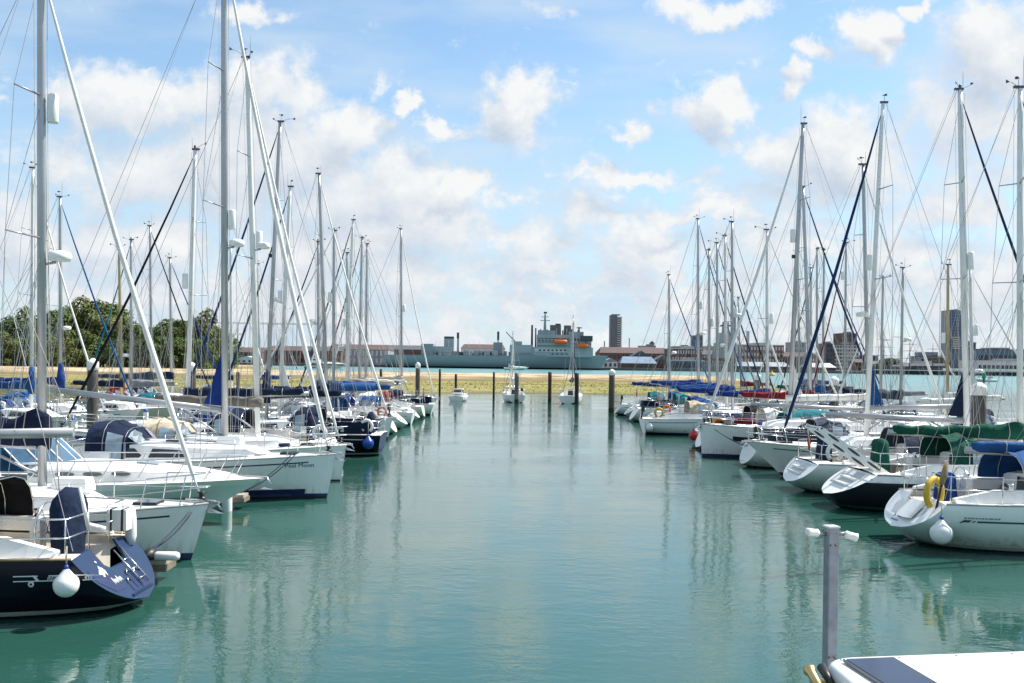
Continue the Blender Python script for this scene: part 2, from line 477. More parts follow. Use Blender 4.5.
    # ---- hull window (modern yachts)
    if 'hullwin' in ex:
        for sd in (-1, 1): h.band(.66, .44, .77, .87, sd, .008).build('hull_window', M_GLASS, hu)
    # ---- mast
    zb = roof(xm); zt = Ztop or 14.0 * k
    H_ = zt - zb
    mast_mat = mast_mat or (M_ALUW if rnd.random() < .25 else M_ALU)
    top = (xm + lean, 0, zt)
    mp = lambda t: (xm + lean * t, 0, zb + H_ * t)
    r0 = mast_r
    mo = MB().tube([mp(0), mp(.6), mp(.92), mp(1)], [r0, r0, r0 * .86, r0 * .7], 10, ell=(1.1, .8)).build('mast', mast_mat, rt)
    tx, tz = top[0], zt
    mh = MB().box((tx - .04, 0, tz + .03), (.3, .1, .07))
    if rnd.random() < .75: mh.tube([(tx + .1, .02, tz), (tx + .11, .02, tz + rnd.uniform(.35, 1.0))], .007, 4)
    if rnd.random() < .85:
        yw = rnd.uniform(-.9, .9); ca, sa = math.cos(yw), math.sin(yw); l_ = rnd.uniform(.35, .7)
        A_ = lambda u, w, sgn=-1: (tx + sgn * u * ca, u * sa, tz + w)
        mh.tube([A_(.08, .05), A_(l_ * .7, .17), A_(l_, .17)], .008, 4)
        mh.add([A_(l_ + .02, .11), A_(l_ - .12, .17), A_(l_ + .02, .24)], [(0, 1, 2)])
        if rnd.random() < .7:
            l2 = rnd.uniform(.25, .5); mh.tube([A_(.05, .02, 1), A_(l2, .12, 1)], .008, 4); q_ = A_(l2, .15, 1); mh.box(q_, (.07, .07, .05))
    if rnd.random() < .7:
        mh.tube([(tx - .05, 0, tz + .05), (tx - .05, 0, tz + .3)], .008, 4); mh.box((tx - .05, 0, tz + .31), (.18, .02, .03), rz=rnd.uniform(0, 3)); mh.box((tx - .1, .02, tz + .31), (.07, .07, .07))
    else: mh.lathe([(.05, 0), (.05, .1), (.03, .13), (0, .13)], (tx, 0, tz + .06), 8)
    mh.build('wind_vane', M_ALUD, mo)
    spans = (.47, .74) if H_ > 10.5 else (.52,)
    tips = {}
    sw = .34
    for t in spans:
        ln = (.98 if t < .6 else .74) * k
        for sd in (-1, 1):
            p = mp(t); tip = (p[0] - sw * ln, sd * ln, p[2] + .05); tips[(t, sd)] = tip
            MB().tube([p, tip], [.034, .022], 6, ell=(1, .7)).build('spreader', M_ALU if mast_mat != M_ALUG else M_ALUG, mo)
    hs = frac
    fpt = mp(hs * .985)
    bowp = h.deck(1 - stay_in / L, 0)
    bowp = (h.L - .1 - stay_in, 0, h.zs(.97) + .1)
    ch = h.q_at(xm - .25, fs)
    for sd in (-1, 1):
        cp = (xm - .3, sd * h.w(ch) * .93, h.zs(ch) + .03)
        sm = MB()
        wr = .0045 + .0001 * Y
        pts = [cp] + [tips[(t, sd)] for t in spans] + [mp(.975)]
        sm.tube(pts, wr, 4, False)
        sm.tube([(cp[0] + .16, cp[1], cp[2]), mp(spans[0] - .01)], wr, 4, False)
        sm.tube([(cp[0] - .22, cp[1], cp[2]), mp(spans[0] - .02)], wr, 4, False)
        if len(spans) > 1: sm.tube([tips[(spans[0], sd)], mp(spans[1] - .01)], wr, 4, False)
        if rnd.random() < .7: sm.tube([tips[(spans[0], sd)], (tips[(spans[0], sd)][0] + .05, cp[1] * .8, cp[2] + .2)], .004, 3, False)
        sm.build('shroud', M_WIRE, mo)
    bk = MB()
    sx = h.xs(fs) + .08
    if rnd.random() < .6 or hi:
        j = (lerp(sx, top[0], .28), 0, lerp(fs + .3, zt, .28))
        bk.tube([(top[0] - .1, 0, zt), j], wr, 4, False)
        for sd in (-1, 1): bk.tube([j, (sx, sd * h.w(0) * .8, fs + .1)], wr, 4, False)
    else: bk.tube([(top[0] - .1, 0, zt), (sx, 0, fs + .1)], wr, 4, False)
    bk.build('backstay', M_WIRE, mo)
    # halyards slapping beside the mast, and the topping lift
    hm = MB()
    bz0 = boomz * k ** .5; be = xm - boom_len * L; bz1 = bz0 + boom_rise
    hm.tube([(top[0] - .16, .03, zt - .05), (xm - .2, .12, zb + .2)], .006, 4, False)
    hm.tube([(top[0] + .14, -.03, zt - .1), (xm + .2, -.1, zb + .1)], .006, 4, False)
    hm.tube([(top[0] - .18, 0, zt - .02), (be, 0, bz1 + .1)], .005, 4, False)
    hm.build('halyard', M_ROPE, mo)
    # furled headsail round the forestay
    if 'nogenoa' not in ex:
        d = Vector(fpt) - Vector(bowp)
        g = genoa_r
        P = [Vector(bowp) + d * t for t in (.0, .035, .05, .2, .5, .8, .93, .97, 1.0)]
        # slight sag
        for i, t in enumerate((.0, .035, .05, .2, .5, .8, .93, .97, 1.0)): P[i] = P[i] + Vector((-.12 * math.sin(math.pi * t), 0, -.05 * math.sin(math.pi * t)))
        rr = [.02, .02, g * .8, g * 1.1, g * .92, g * .7, g * .5, .015, .012]
        GM = cloth('ink' if strip == 'navy' else strip) if strip else M_SAILW
        fo = MB().tube(P, rr, 8).build('furled_sail', GM, rt)
        MB().lathe([(.03, 0), (.1, .01), (.1, .03), (.06, .04), (.06, .12), (.1, .13), (.1, .15), (.03, .16)], (bowp[0], 0, bowp[2] + .02), 10).build('furling_drum', M_BLACK, fo)
    else:
        MB().tube([bowp, fpt], .006, 4, False).build('forestay', M_WIRE, mo)
    # ---- boom, cover, vang
    if 'noboom' not in ex:
        bo = MB().tube([(xm - .12, 0, bz0), (be, 0, bz1)], [.075 * k, .068 * k], 8, ell=(1.25, .8)).build('boom', M_ALU if mast_mat != M_ALUG else M_ALUG, rt)
        MB().tube([(xm - .1, 0, zb + .25), (xm - 1.3, 0, bz0 - .02)], .03, 6).build('boom_vang', M_ALU, bo)
        MB().tube([(be + .3, 0, bz1 - .05), (be + .2, .0, h.zs(.15) + .5)], .013, 4).build('mainsheet', M_ROPE, bo)
        if cover:
            CM = cloth(cover) if cover != 'sail' else M_SAILW
            h0 = rnd.uniform(.42, .62) if not hi else .62
            if cov_h: h0 = cov_h
            co = sail_cover(xm + .16, bz0 + .02, be + .15, bz1 + .02, h0, .2, seed, wid=.17).build('sail_cover', CM, bo)
            for ii in ((3, 8, 13, 18) if Y < 60 else ()):
                ring = [Vector(p) for p in co.data.vertices[ii * 12:ii * 12 + 12] and [v.co for v in co.data.vertices[ii * 12:ii * 12 + 12]]]
                cc = sum(ring, Vector()) / 12
                rg = [cc + (p - cc) * 1.03 for p in ring]; MB().tube(rg + rg[:1], .012, 4, False).build('cover_tie', M_ROPED if cover in ('white', 'sail', 'beige', 'taupe') else M_ROPE, co)
            lz = MB()
            for t in (.22, .48, .75):
                x = lerp(xm, be, t); 
                for sd in (-1, 1): lz.tube([(x, sd * .1, lerp(bz0, bz1, t) + .05), (xm + lean * .4 - .05, sd * .3, zb + H_ * .42)], .004, 3, False)
            lz.build('lazyjack', M_WIRE, bo)
            if 'tall_cover' in ex:
                MB().tube([(xm + .02, 0, bz0 - .25), (xm, 0, bz0 + .35), (xm, 0, bz0 + 1.15)], [.2, .23, .13], 10).build('mast_boot', CM, bo)
    if clew:
        # corner of the mainsail left showing where it furls into the mast
        cz = bz0 + .12
        f = [(xm - .09, 0, cz), (xm - .66, 0, cz + .06), (xm - .46, 0, cz + .55), (xm - .09 + lean * .1, 0, cz + 1.75)]
        MB().prism([(a, -.02, c) for a, _, c in f], (0, .04, 0)).build('sail_clew', cloth(clew) if clew != 'sail' else M_SAILW, mo)
    # ---- sprayhood
    if hood:
        zq = h.deck(c1)[2]; x1 = h.deck(c1)[0]
        wq = .62 * B * .5 + .12
        m = MB()
        hs_ = 1.12 * k ** .4
        H3 = [arch(x1 + .95, wq * .82, .46, zq + .02), arch(x1 + .55, wq * .92, .9, zq), arch(x1 - .05, wq, hs_, zq - .02), arch(x1 - .55, wq * 1.02, hs_ * .98, zq - .04)]
        def mid(p, q, t, sag): return [((Vector(a).lerp(Vector(c), t)) - Vector((0, (a[1] + c[1]) * .5 * sag, (lerp(a[2], c[2], t) - zq) * sag))) for a, c in zip(p, q)]
        m.grid([H3[0], mid(H3[0], H3[1], .5, .035), H3[1], mid(H3[1], H3[2], .5, .05), H3[2], mid(H3[2], H3[3], .5, .045), H3[3]], True)
        sh = m.build('sprayhood', cloth(hood), rt)
        fr = MB()
        for r in (H3[2], H3[3]): fr.tube([(p[0], p[1] * .985, p[2] - .015) for p in r], .013, 5)
        fr.build('hood_frame', M_STEEL, sh)
        if Y < 60:
            for r in (H3[1], H3[2]): MB().tube([(p[0], p[1] * 1.006, p[2] + .006) for p in r], .010, 4).build('hood_seam', M_BLACK if hood in ('white', 'beige') else M_WIRE, sh)
        # clear panes let into the front
        A, Bq = H3[0], H3[1]
        for (i0, i1) in ((2, 4), (5, 7)):
            g = []
            for i in range(i0, i1 + 1):
                a, b = Vector(A[i]), Vector(Bq[i]); g.append([a.lerp(b, .12) + Vector((.02, 0, .012)), a.lerp(b, .88) + Vector((.02, 0, .012))])
            MB().grid(g, True).build('hood_window', M_CLEAR, sh)
        for sd, ii in ((1, (0, 1, 2)), (-1, (7, 8, 9))):
            g = []
            for i in ii:
                b, c = Vector(H3[1][i]), Vector(H3[2][i])
                g.append([b.lerp(c, .1) + Vector((0, sd * .015, 0)), b.lerp(c, .85) + Vector((0, sd * .015, 0))])
            MB().grid(g, True).build('hood_window', M_CLEAR, sh)
    if canopy:
        zq = h.deck(.2)[2]; x0_, x1_ = h.deck(.07)[0], h.deck(.30)[0]
        wq = .36 * B + .12
        m = MB(); m.grid([arch(lerp(x0_, x1_, t), wq, .42 + .06 * math.sin(math.pi * t), zq + 1.5, p=.5) for t in (0, .33, .66, 1)], True)
        bi = m.build('bimini', cloth(canopy), rt)
        fr = MB()
        for t, b in ((0, .5), (1, .5), (.33, .5)):
            for sd in (-1, 1): fr.tube([(lerp(x0_, x1_, t), sd * wq, zq + 1.5), (lerp(x0_, x1_, .5), sd * wq, zq + .15)], .013, 5)
        fr.build('bimini_frame', M_STEEL, bi)
    # ---- rails
    def rail(q, z): p = h.pt(q, 1, 1); return p[0], p[1] * .96, p[2] + z
    pm = MB()
    qa = .88
    for z in ((.62, .33) if hi else (.62,)):
        a = rail(qa, z); b = rail(.955, z)
        pm.tube([(a[0], a[1], a[2]), (b[0], b[1], b[2] + .02), (L - .02, .13, fb + z + .04), (L + .04, 0, fb + z + .04), (L - .02, -.13, fb + z + .04), (b[0], -b[1], b[2] + .02), (a[0], -a[1], a[2])], .0145, 5)
    for q in (qa, .955):
        a = rail(q, .62); d_ = rail(q - .012, 0)
        for sd in (-1, 1): pm.tube([(a[0], sd * a[1], a[2]), (d_[0], sd * d_[1], d_[2])], .0135, 5)
    pm.build('pulpit', M_STEEL, rt)
    pp = MB()
    q2 = .13
    if open_t:
        for sd in (-1, 1):
            pp = MB()
            for z in (.64, .34):
                a = rail(q2, z); b = rail(.01, z)
                pp.tube([(a[0], sd * a[1], a[2]), (b[0], sd * b[1], b[2]), (b[0] - .02, sd * .42, b[2])], .0145, 5)
            for q in (q2, .012):
                a = rail(q, .64); d_ = rail(q, 0); pp.tube([(a[0], sd * a[1], a[2]), (d_[0], sd * d_[1] * .98, d_[2])], .0135, 5)
            pp.tube([(rail(.01, .64)[0] - .02, sd * .42, rail(.01, .64)[2]), (h.xs(fs) + .05, sd * .42, fs)], .0135, 5)
            pp.build('pushpit', M_STEEL, rt)
    for z in ((.64, .34) if hi else (.64,)):
        if True:
            a = rail(q2, z); b = rail(.01, z)
            pp.tube([(a[0], a[1], a[2]), (b[0], b[1] * .92, b[2]), (b[0], -b[1] * .92, b[2]), (a[0], -a[1], a[2])], .0145, 5)
    for q in (q2, .012):
        a = rail(q, .64); d_ = rail(q, 0)
        for sd in (-1, 1): pp.tube([(a[0], sd * a[1] * (.97 if q < .1 else 1), a[2]), (d_[0], sd * d_[1] * .98, d_[2])], .0135, 5)
    if not open_t: pp.build('pushpit', M_STEEL, rt)
    for sd in (-1, 1):
        gm = MB(); qq = [q2 + (qa - q2) * i / 5 for i in range(6)]
        for z in (.6, .32):
            gm.tube([(rail(q, z)[0], sd * rail(q, z)[1], rail(q, z)[2]) for q in qq], .0055, 4, False)
        for q in qq[1:-1]:
            a, b = rail(q, .61), rail(q, 0); gm.tube([(a[0], sd * a[1], a[2]), (b[0], sd * b[1], b[2])], .012, 5)
        gm.build('guard_rail', M_STEEL, rt)
    # ---- deck gear
    for sd in (-1, 1):
        q = c0 + .17; x, _, z = h.deck(q)
        if hi: MB().lathe([(.085, 0), (.06, .04), (.055, .1), (.075, .15), (.02, .16), (0, .16)], (x, sd * (yc + .08), z + .24), 12).build('winch', M_STEEL, rt)
    if 'wheel' in ex or (hi and 'tiller' not in ex):
        xw = h.deck(max(c0, .02) + .08)[0]; zf = h.zs(.1) - .5
        wo = MB().tube([(xw, .46 * math.cos(a), zf + .78 + .46 * math.sin(a)) for a in [2 * math.pi * i / 20 for i in range(21)]], .017, 5)
        for i in range(3):
            a = i * math.pi / 3; wo.tube([(xw, .46*math.cos(a), zf+.78+.46*math.sin(a)), (xw, -.46*math.cos(a), zf+.78-.46*math.sin(a))], .009, 4)
        wh = wo.build('steering_wheel', M_STEEL, rt)
        MB().box((xw + .16, 0, zf + .48), (.2, .26, .96), taper=.8).build('binnacle', M_GEL, rt)
    if 'wheelcover' in ex:
        xw = h.deck(.06)[0]; ws_ = .74 if 'royalwheel' in ex else 1.0; zf = h.zs(.1) - (.3 if ws_ == 1 else .34)
        rows = []
        for dx, f in ((-.17, .02), (-.17, .5), (-.14, .85), (-.07, .98), (.08, 1), (.16, .86), (.22, .5), (.24, .02)):
            r = []
            for i in range(16):
                a = 2 * math.pi * i / 16; ca, sa = math.cos(a), math.sin(a)
                fold = 1 + .05 * math.sin(5 * a + dx * 20)
                up = sa > 0
                r.append((xw + dx + .03 * math.sin(4 * a) * f, .46 * f * fold * ws_ * math.copysign(abs(ca) ** .7, ca), zf + .72 * ws_ + f * ws_ * (.58 * abs(sa) ** .75 if up else -.80 * abs(sa) ** .6)))
            rows.append(r)
        m = MB().grid(rows, True, True)
        m.build('wheel_cover', cloth('royal' if 'royalwheel' in ex else ('green' if 'greenwheel' in ex else 'navy')), rt)
    if 'anchor' in ex or rnd.random() < .5:
        am = MB().tube([(L - .5, .06, fb + .1), (L + .12, .06, fb + .06), (L + .26, .06, fb - .12)], .022, 5)
        am.add([(L + .3, .06, fb - .2), (L + .02, .24, fb - .16), (L - .06, .06, fb - .06), (L + .02, -.12, fb - .16)], [(0, 1, 2), (0, 2, 3)])
        am.box((L - .05, .06, fb + .03), (.5, .14, .05)); am.build('anchor', M_STEEL, rt)
    # ---- things fixed to the mast
    rf = {'reflector': .62, 'reflector_high': .80, 'reflector_low': .52}
    ex2 = dict((e.split(':')[0], float(e.split(':')[1])) for e in ex if ':' in e)
    if 'rr' in ex2: rf['rr'] = ex2['rr']
    for e, t in rf.items():
        if e in ex or e in ex2:
            p = mp(t); MB().lathe([(0, -.3), (.10, -.3), (.115, -.27), (.115, .27), (.1, .3), (0, .3)], (p[0] + .24, .0, p[2]), 12).build('radar_reflector', M_PLASW, mo)
    for e, t in {'radome': .36, 'radome_high': .5, 'radome_low': .27, 'rd': ex2.get('rd', 0)}.items():
        if e in ex or e in ex2:
            p = mp(t); s_ = 1
            rd = MB().lathe([(0, -.1), (.19, -.1), (.23, -.05), (.235, .02), (.2, .09), (.1, .12), (0, .125)], (p[0] + .38, 0, p[2] + .06), 16)
            rd.build('radome', M_PLASW, mo)
            MB().tube([(p[0], 0, p[2] - .12), (p[0] + .3, 0, p[2] - .06)], .03, 5).build('radome_bracket', M_ALU, mo)
    if 'steaming' in ex: MB().box((mp(.55)[0] + .16, 0, mp(.55)[2]), (.14, .12, .16)).build('deck_light', M_BLACK, mo)
    # ---- cloths laced to the quarter rails
    if 'dodger' in ex:
        for sd in (-1, 1):
            g = [[(rail(q, .58)[0], sd * (rail(q, .58)[1] + .03), rail(q, .58)[2]), (rail(q, .06)[0], sd * (rail(q, .06)[1] + .03), rail(q, .06)[2])] for q in (.04, .13, .22, .3)]
            MB().grid(g, False).build('spray_dodger', cloth(dodger), rt)
    if 'cockpit_boxes' in ex or (Y < 70 and rnd.random() < .7):
        # small clutter of a lived-in boat: coiled ropes, bag, bucket
        cm = MB(); x, _, z = h.deck(c0 + .12)
        for i in range(1):
            px = h.deck(c0 + .16)[0]; sd = vis
            cm.tube([(px + .1*math.cos(a), sd * (yc + .1) + .1*math.sin(a), h.zs(.2) + .26 + .012 * a) for a in [j * .9 for j in range(12)]], .018, 4)
        cm.build('coiled_rope', M_ROPE, rt)
    if Y < 80:
        for i in range(rnd.randint(2, 4)):
            q = rnd.choice((rnd.uniform(.10, .30), rnd.uniform(.10, .30), rnd.uniform(.66, .9)))
            x, y, z = h.deck(q, rnd.uniform(-.6, .6)); kcol = rnd.choice(('royal', 'beige', 'white', 'maroon', 'grey', 'navy', 'teal', 'taupe'))
            kind = rnd.choice(('bag', 'bucket', 'cushion', 'coil'))
            if q < .35: z = h.zs(q) - .1 + (.3 if abs(y) > yc * .95 else 0)
            if kind == 'bag': MB().lathe([(0, 0), (.2, .03), (.24, .16), (.17, .3), (.06, .36), (0, .36)], (x, y, z), 10).build('sail_bag', cloth(kcol), rt)
            elif kind == 'bucket': MB().lathe([(0, .01), (.11, .01), (.145, .27), (.155, .28), (.13, .27), (.10, .05), (0, .05)], (x, y, z), 12).build('bucket', mat('bucket_' + kcol, CLOTH[kcol], .4), rt)
            elif kind == 'cushion': MB().lathe([(0, 0), (.26, .0), (.3, .05), (.26, .12), (0, .13)], (x, y, z), 8).build('cushion', cloth(kcol), rt)
            else: MB().tube([(x + (.13 + .01 * (j % 5)) * math.cos(j * .7), y + .13 * math.sin(j * .7), z + .03 + .006 * j) for j in range(26)], .02, 4).build('rope_coil', rnd.choice((M_ROPE, M_ROPED)), rt)
        # coiled halyards at the foot of the mast, dorade vents and a liferaft canister
        x, _, z = h.deck(.44); MB().tube([(x, -.25 * B, roof(x) - .02), (x + .05, -.25 * B, roof(x) + .22), (x - .14, -.25 * B, roof(x) + .25)], [.06, .06, .1], 8).build('dorade_vent', M_PLASW, rt)
        if rnd.random() < .35:
            x = h.deck(.68)[0]; MB().box((x, .1, roof(x) + .12), (.75, .5, .28), taper=.9).build('liferaft_canister', M_PLASW, rt)
    if 'outboard_rail' in ex:
        om = MB().box((h.xs(fs) + .02, -.6, fs + .62), (.2, .24, .34), taper=.85).tube([(h.xs(fs), -.6, fs + .5), (h.xs(fs) - .05, -.6, fs + .02)], .05, 6)
        om.build('stowed_outboard', M_BLACK, rt)
    rt['hull_obj'] = 0; del rt['hull_obj']
    return rt, h, hu, trans, vis, x_or
# ------------------------------------------------------------------ camera, light, sky
SUN_AZ, SUN_EL = R(68), R(52)          # azimuth clockwise from the view direction (+Y)
cam_d = bpy.data.cameras.new('camera'); cam = bpy.data.objects.new('camera', cam_d); COL.objects.link(cam)
cam.location = (0, 0, EYE); cam.rotation_euler = (R(90), 0, 0)
cam.rotation_euler = (Matrix.Rotation(-ROLL, 3, 'Y') @ Matrix.Rotation(R(90), 3, 'X')).to_euler()
cam_d.sensor_width = 36; cam_d.lens = 36 * FPX / W
cam_d.shift_y = (HORIZ - H / 2) / W
cam_d.clip_start = .05; cam_d.clip_end = 20000
SC.camera = cam
sl = bpy.data.lights.new('sun', 'SUN'); sl.energy = 5.0; sl.angle = R(.53); sl.color = (1, .955, .88)
so = bpy.data.objects.new('sun', sl); COL.objects.link(so)
sd_ = Vector((math.sin(SUN_AZ) * math.cos(SUN_EL), math.cos(SUN_AZ) * math.cos(SUN_EL), math.sin(SUN_EL)))
so.rotation_euler = (-sd_).to_track_quat('-Z', 'Y').to_euler(); so.location = (60, 20, 90)

SC.view_settings.view_transform = 'Standard'; SC.view_settings.look = 'None'
SC.view_settings.gamma = 1; SC.view_settings.exposure = 0.6
SC.render.engine = 'CYCLES'
SC.cycles.use_denoising = True; SC.cycles.max_bounces = 6; SC.cycles.caustics_reflective = False; SC.cycles.caustics_refractive = False
SC.cycles.transparent_max_bounces = 8; SC.cycles.sample_clamp_indirect = 6

wd = bpy.data.worlds.new('World'); SC.world = wd; wd.use_nodes = True
nt = wd.node_tree; N, Lk = nt.nodes, nt.links
bg = N['Background']; bg.inputs[1].default_value = 0.118
sky = N.new('ShaderNodeTexSky'); sky.sky_type = 'NISHITA'; sky.sun_disc = False
sky.sun_elevation = SUN_EL; sky.sun_rotation = SUN_AZ
sky.air_density = 1.0; sky.dust_density = .6; sky.ozone_density = 2.5

def pdir(px, py):
    u = (px - 512) / FPX; v = (HORIZ - py) / FPX
    return u - ROLL * v, v + ROLL * u
# heaps of cumulus as (pixel x, y, half width, half height, weight): a list of sky directions
CUM = [(125,98,75,42,1.0),(70,88,55,22,.75),(190,95,55,32,.85),(265,92,70,46,.85),(345,122,52,38,1.15),(300,150,70,40,1.0),(150,175,90,46,.9),(60,165,60,30,.6),
       (230,165,90,60,.9),(420,225,90,50,.95),(455,188,36,14,1.0),(395,180,70,40,.9),(515,105,42,36,1.15),(510,128,30,34,.8),(441,124,15,13,.9),(412,100,16,10,.8),(710,104,40,36,1.15),(716,140,22,18,.7),
       (872,36,34,30,1.05),(822,56,22,15,.95),(797,84,20,17,1.0),(720,6,62,18,1.0),(918,10,16,10,.9),(845,150,78,46,1.15),(800,165,56,32,.95),(995,52,62,62,1.1),(960,120,70,55,.8),(1010,140,60,60,.7),
       (640,123,20,14,.9),(632,172,44,13,.9),(692,209,74,13,.95),(578,208,26,26,.7),(545,240,40,30,.7),(640,245,70,36,.85),(760,250,70,34,.7),(545,272,60,14,.7),(610,268,50,12,.6),(430,285,60,22,.75),(500,292,40,12,.6),(300,260,70,34,.8),(250,285,60,22,.7),
       (100,240,60,32,.8),(150,290,60,26,.7),(960,205,70,24,.85),(900,250,70,22,.75),(960,285,60,20,.6),(690,288,60,12,.65),(770,282,50,14,.6),(240,8,46,12,.7),(860,292,60,16,.6),(545,12,40,10,.35),(350,200,60,40,.9),(20,230,60,60,.7),(1000,270,70,40,.8)]

g = bpy.data.node_groups.new('cloud_density', 'ShaderNodeTree')
g.interface.new_socket('P', in_out='INPUT', socket_type='NodeSocketVector')
g.interface.new_socket('D', in_out='OUTPUT', socket_type='NodeSocketFloat')
GN, GL = g.nodes, g.links
gi = GN.new('NodeGroupInput'); go = GN.new('NodeGroupOutput')
def gm(op, a, b=None, c=None):
    n = GN.new('ShaderNodeMath'); n.operation = op
    for i, x in enumerate((a, b, c)):
        if x is None: continue
        if isinstance(x, (int, float)): n.inputs[i].default_value = x
        else: GL.new(x, n.inputs[i])
    return n.outputs[0]
def gv(op, a, b=None, c=None, out=0):
    n = GN.new('ShaderNodeVectorMath'); n.operation = op
    for i, x in enumerate((a, b, c)):
        if x is None: continue
        if isinstance(x, tuple): n.inputs[i].default_value = x
        else: GL.new(x, n.inputs[i])
    return n.outputs[out]
def gnoise(vec, scale, detail, rough=.55):
    n = GN.new('ShaderNodeTexNoise'); n.inputs['Scale'].default_value = scale; n.inputs['Detail'].default_value = detail
    n.inputs['Roughness'].default_value = rough; GL.new(vec, n.inputs['Vector']); return n
P = gi.outputs[0]
w1 = gnoise(P, 12, 9, .62)
off = gv('MULTIPLY', gv('SUBTRACT', w1.outputs['Color'], (.5, .5, .5)), (.13, .10, 0))
Pd = gv('ADD', P, off)
acc = None
for (px, py, rx, ry, a) in CUM:
    u, v = pdir(px, py); rx *= 1.24; ry *= 1.22
    q = gv('MULTIPLY_ADD', Pd, (FPX / rx, FPX / ry, 0), (-u * FPX / rx, -v * FPX / ry, 0))
    ln = gv('LENGTH', q, out=1)
    val = gm('MULTIPLY_ADD', ln, -a, a)
    acc = val if acc is None else gm('SMOOTH_MAX', acc, val, .22)
# layered bank that thickens towards the horizon
sepn = GN.new('ShaderNodeSeparateXYZ'); GL.new(P, sepn.inputs[0])
bank = gnoise(gv('MULTIPLY', Pd, (1, 2.4, 1)), 12, 6, .58).outputs[0]
cov = gm('MULTIPLY_ADD', sepn.outputs[1], -2.5, .58)
cov = gm('MINIMUM', cov, .38)
bk_ = gm('MULTIPLY_ADD', gm('SUBTRACT', bank, .5), 2.3, cov)
# beyond the part of the sky in the picture: scattered cumulus everywhere
far = gnoise(gv('MULTIPLY', Pd, (1, 1.3, 1)), 3.2, 5, .55).outputs[0]
edge = GN.new('ShaderNodeMapRange'); GL.new(gm('MAXIMUM', gm('ABSOLUTE', sepn.outputs[0]), gm('MULTIPLY', sepn.outputs[1], 1.5)), edge.inputs[0])
edge.inputs[1].default_value = .5; edge.inputs[2].default_value = .75; edge.inputs[3].default_value = -1.2; edge.inputs[4].default_value = .14
fb_ = gm('MULTIPLY_ADD', gm('SUBTRACT', far, .5), 3.0, edge.outputs[0])
tot = gm('SMOOTH_MAX', acc, gm('MAXIMUM', bk_, fb_), .15)
med = gnoise(P, 15, 4, .6).outputs[0]
fine = gnoise(P, 38, 8, .66).outputs[0]
tot = gm('MULTIPLY_ADD', gm('SUBTRACT', med, .5), 1.0, tot)
tot = gm('SUBTRACT', tot, .05)
tot = gm('MULTIPLY_ADD', gm('SUBTRACT', fine, .5), .75, tot)
GL.new(tot, go.inputs[0])

tc = N.new('ShaderNodeTexCoord'); sp = N.new('ShaderNodeSeparateXYZ'); Lk.new(tc.outputs['Generated'], sp.inputs[0])
def wm(op, a, b=None, c=None):
    n = N.new('ShaderNodeMath'); n.operation = op
    for i, x in enumerate((a, b, c)):
        if x is None: continue
        if isinstance(x, (int, float)): n.inputs[i].default_value = x
        else: Lk.new(x, n.inputs[i])
    return n.outputs[0]
dy = wm('MAXIMUM', wm('ABSOLUTE', sp.outputs[1]), .12)
U = wm('DIVIDE', sp.outputs[0], dy); V = wm('DIVIDE', sp.outputs[2], dy)
cb = N.new('ShaderNodeCombineXYZ'); Lk.new(U, cb.inputs[0]); Lk.new(V, cb.inputs[1])
def dens(vec):
    n = N.new('ShaderNodeGroup'); n.node_tree = g; Lk.new(vec, n.inputs[0]); return n.outputs[0]
sh = N.new('ShaderNodeVectorMath'); sh.operation = 'ADD'; Lk.new(cb.outputs[0], sh.inputs[0]); sh.inputs[1].default_value = (.018, .030, 0)
D0 = dens(cb.outputs[0]); D1 = dens(sh.outputs[0])
def rng(x, a, b, c=0, d=1, smooth=True):
    n = N.new('ShaderNodeMapRange'); n.interpolation_type = 'SMOOTHSTEP' if smooth else 'LINEAR'
    Lk.new(x, n.inputs[0])
    for i, q in enumerate((a, b, c, d)): n.inputs[i + 1].default_value = q
    return n.outputs[0]
mask = wm('MULTIPLY', rng(D0, -.04, .50), rng(V, .0, .02))
lit = wm('ADD', .54, wm('MULTIPLY', wm('SUBTRACT', D0, D1), .85))
lit = wm('SUBTRACT', lit, wm('MULTIPLY', rng(D0, .35, 1.0), .18))
lit.node.use_clamp = True
def mixw(f, a, b):
    n = N.new('ShaderNodeMix'); n.data_type = 'RGBA'
    if isinstance(f, (int, float)): n.inputs[0].default_value = f
    else: Lk.new(f, n.inputs[0])
    for i, c in ((6, a), (7, b)):
        if isinstance(c, tuple): n.inputs[i].default_value = (*c, 1)
        else: Lk.new(c, n.inputs[i])
    return n.outputs[2]
CS = 5.6
cloudc = mixw(lit, (CS * .56, CS * .65, CS * .77), (CS * .93, CS * .945, CS * .95))
# clean blue of the nishita sky, lifted a little by thin high cloud
hi_n = N.new('ShaderNodeTexNoise'); hi_n.inputs['Scale'].default_value = 5; hi_n.inputs['Detail'].default_value = 6
hm_ = N.new('ShaderNodeVectorMath'); hm_.operation = 'MULTIPLY'; Lk.new(cb.outputs[0], hm_.inputs[0]); hm_.inputs[1].default_value = (1, 3.5, 1)
Lk.new(hm_.outputs[0], hi_n.inputs['Vector'])
veil = wm('ADD', wm('MULTIPLY', rng(hi_n.outputs[0], .36, .74), .62), rng(V, .34, .0, .12, .66))
veil.node.use_clamp = True
bright = N.new('ShaderNodeVectorMath'); bright.operation = 'MULTIPLY'; Lk.new(sky.outputs[0], bright.inputs[0]); bright.inputs[1].default_value = (.93, 1.07, 1.07)
base = mixw(veil, bright.outputs[0], (CS * .64, CS * .78, CS * .91))
fin = mixw(mask, base, cloudc)
Lk.new(fin, bg.inputs[0])

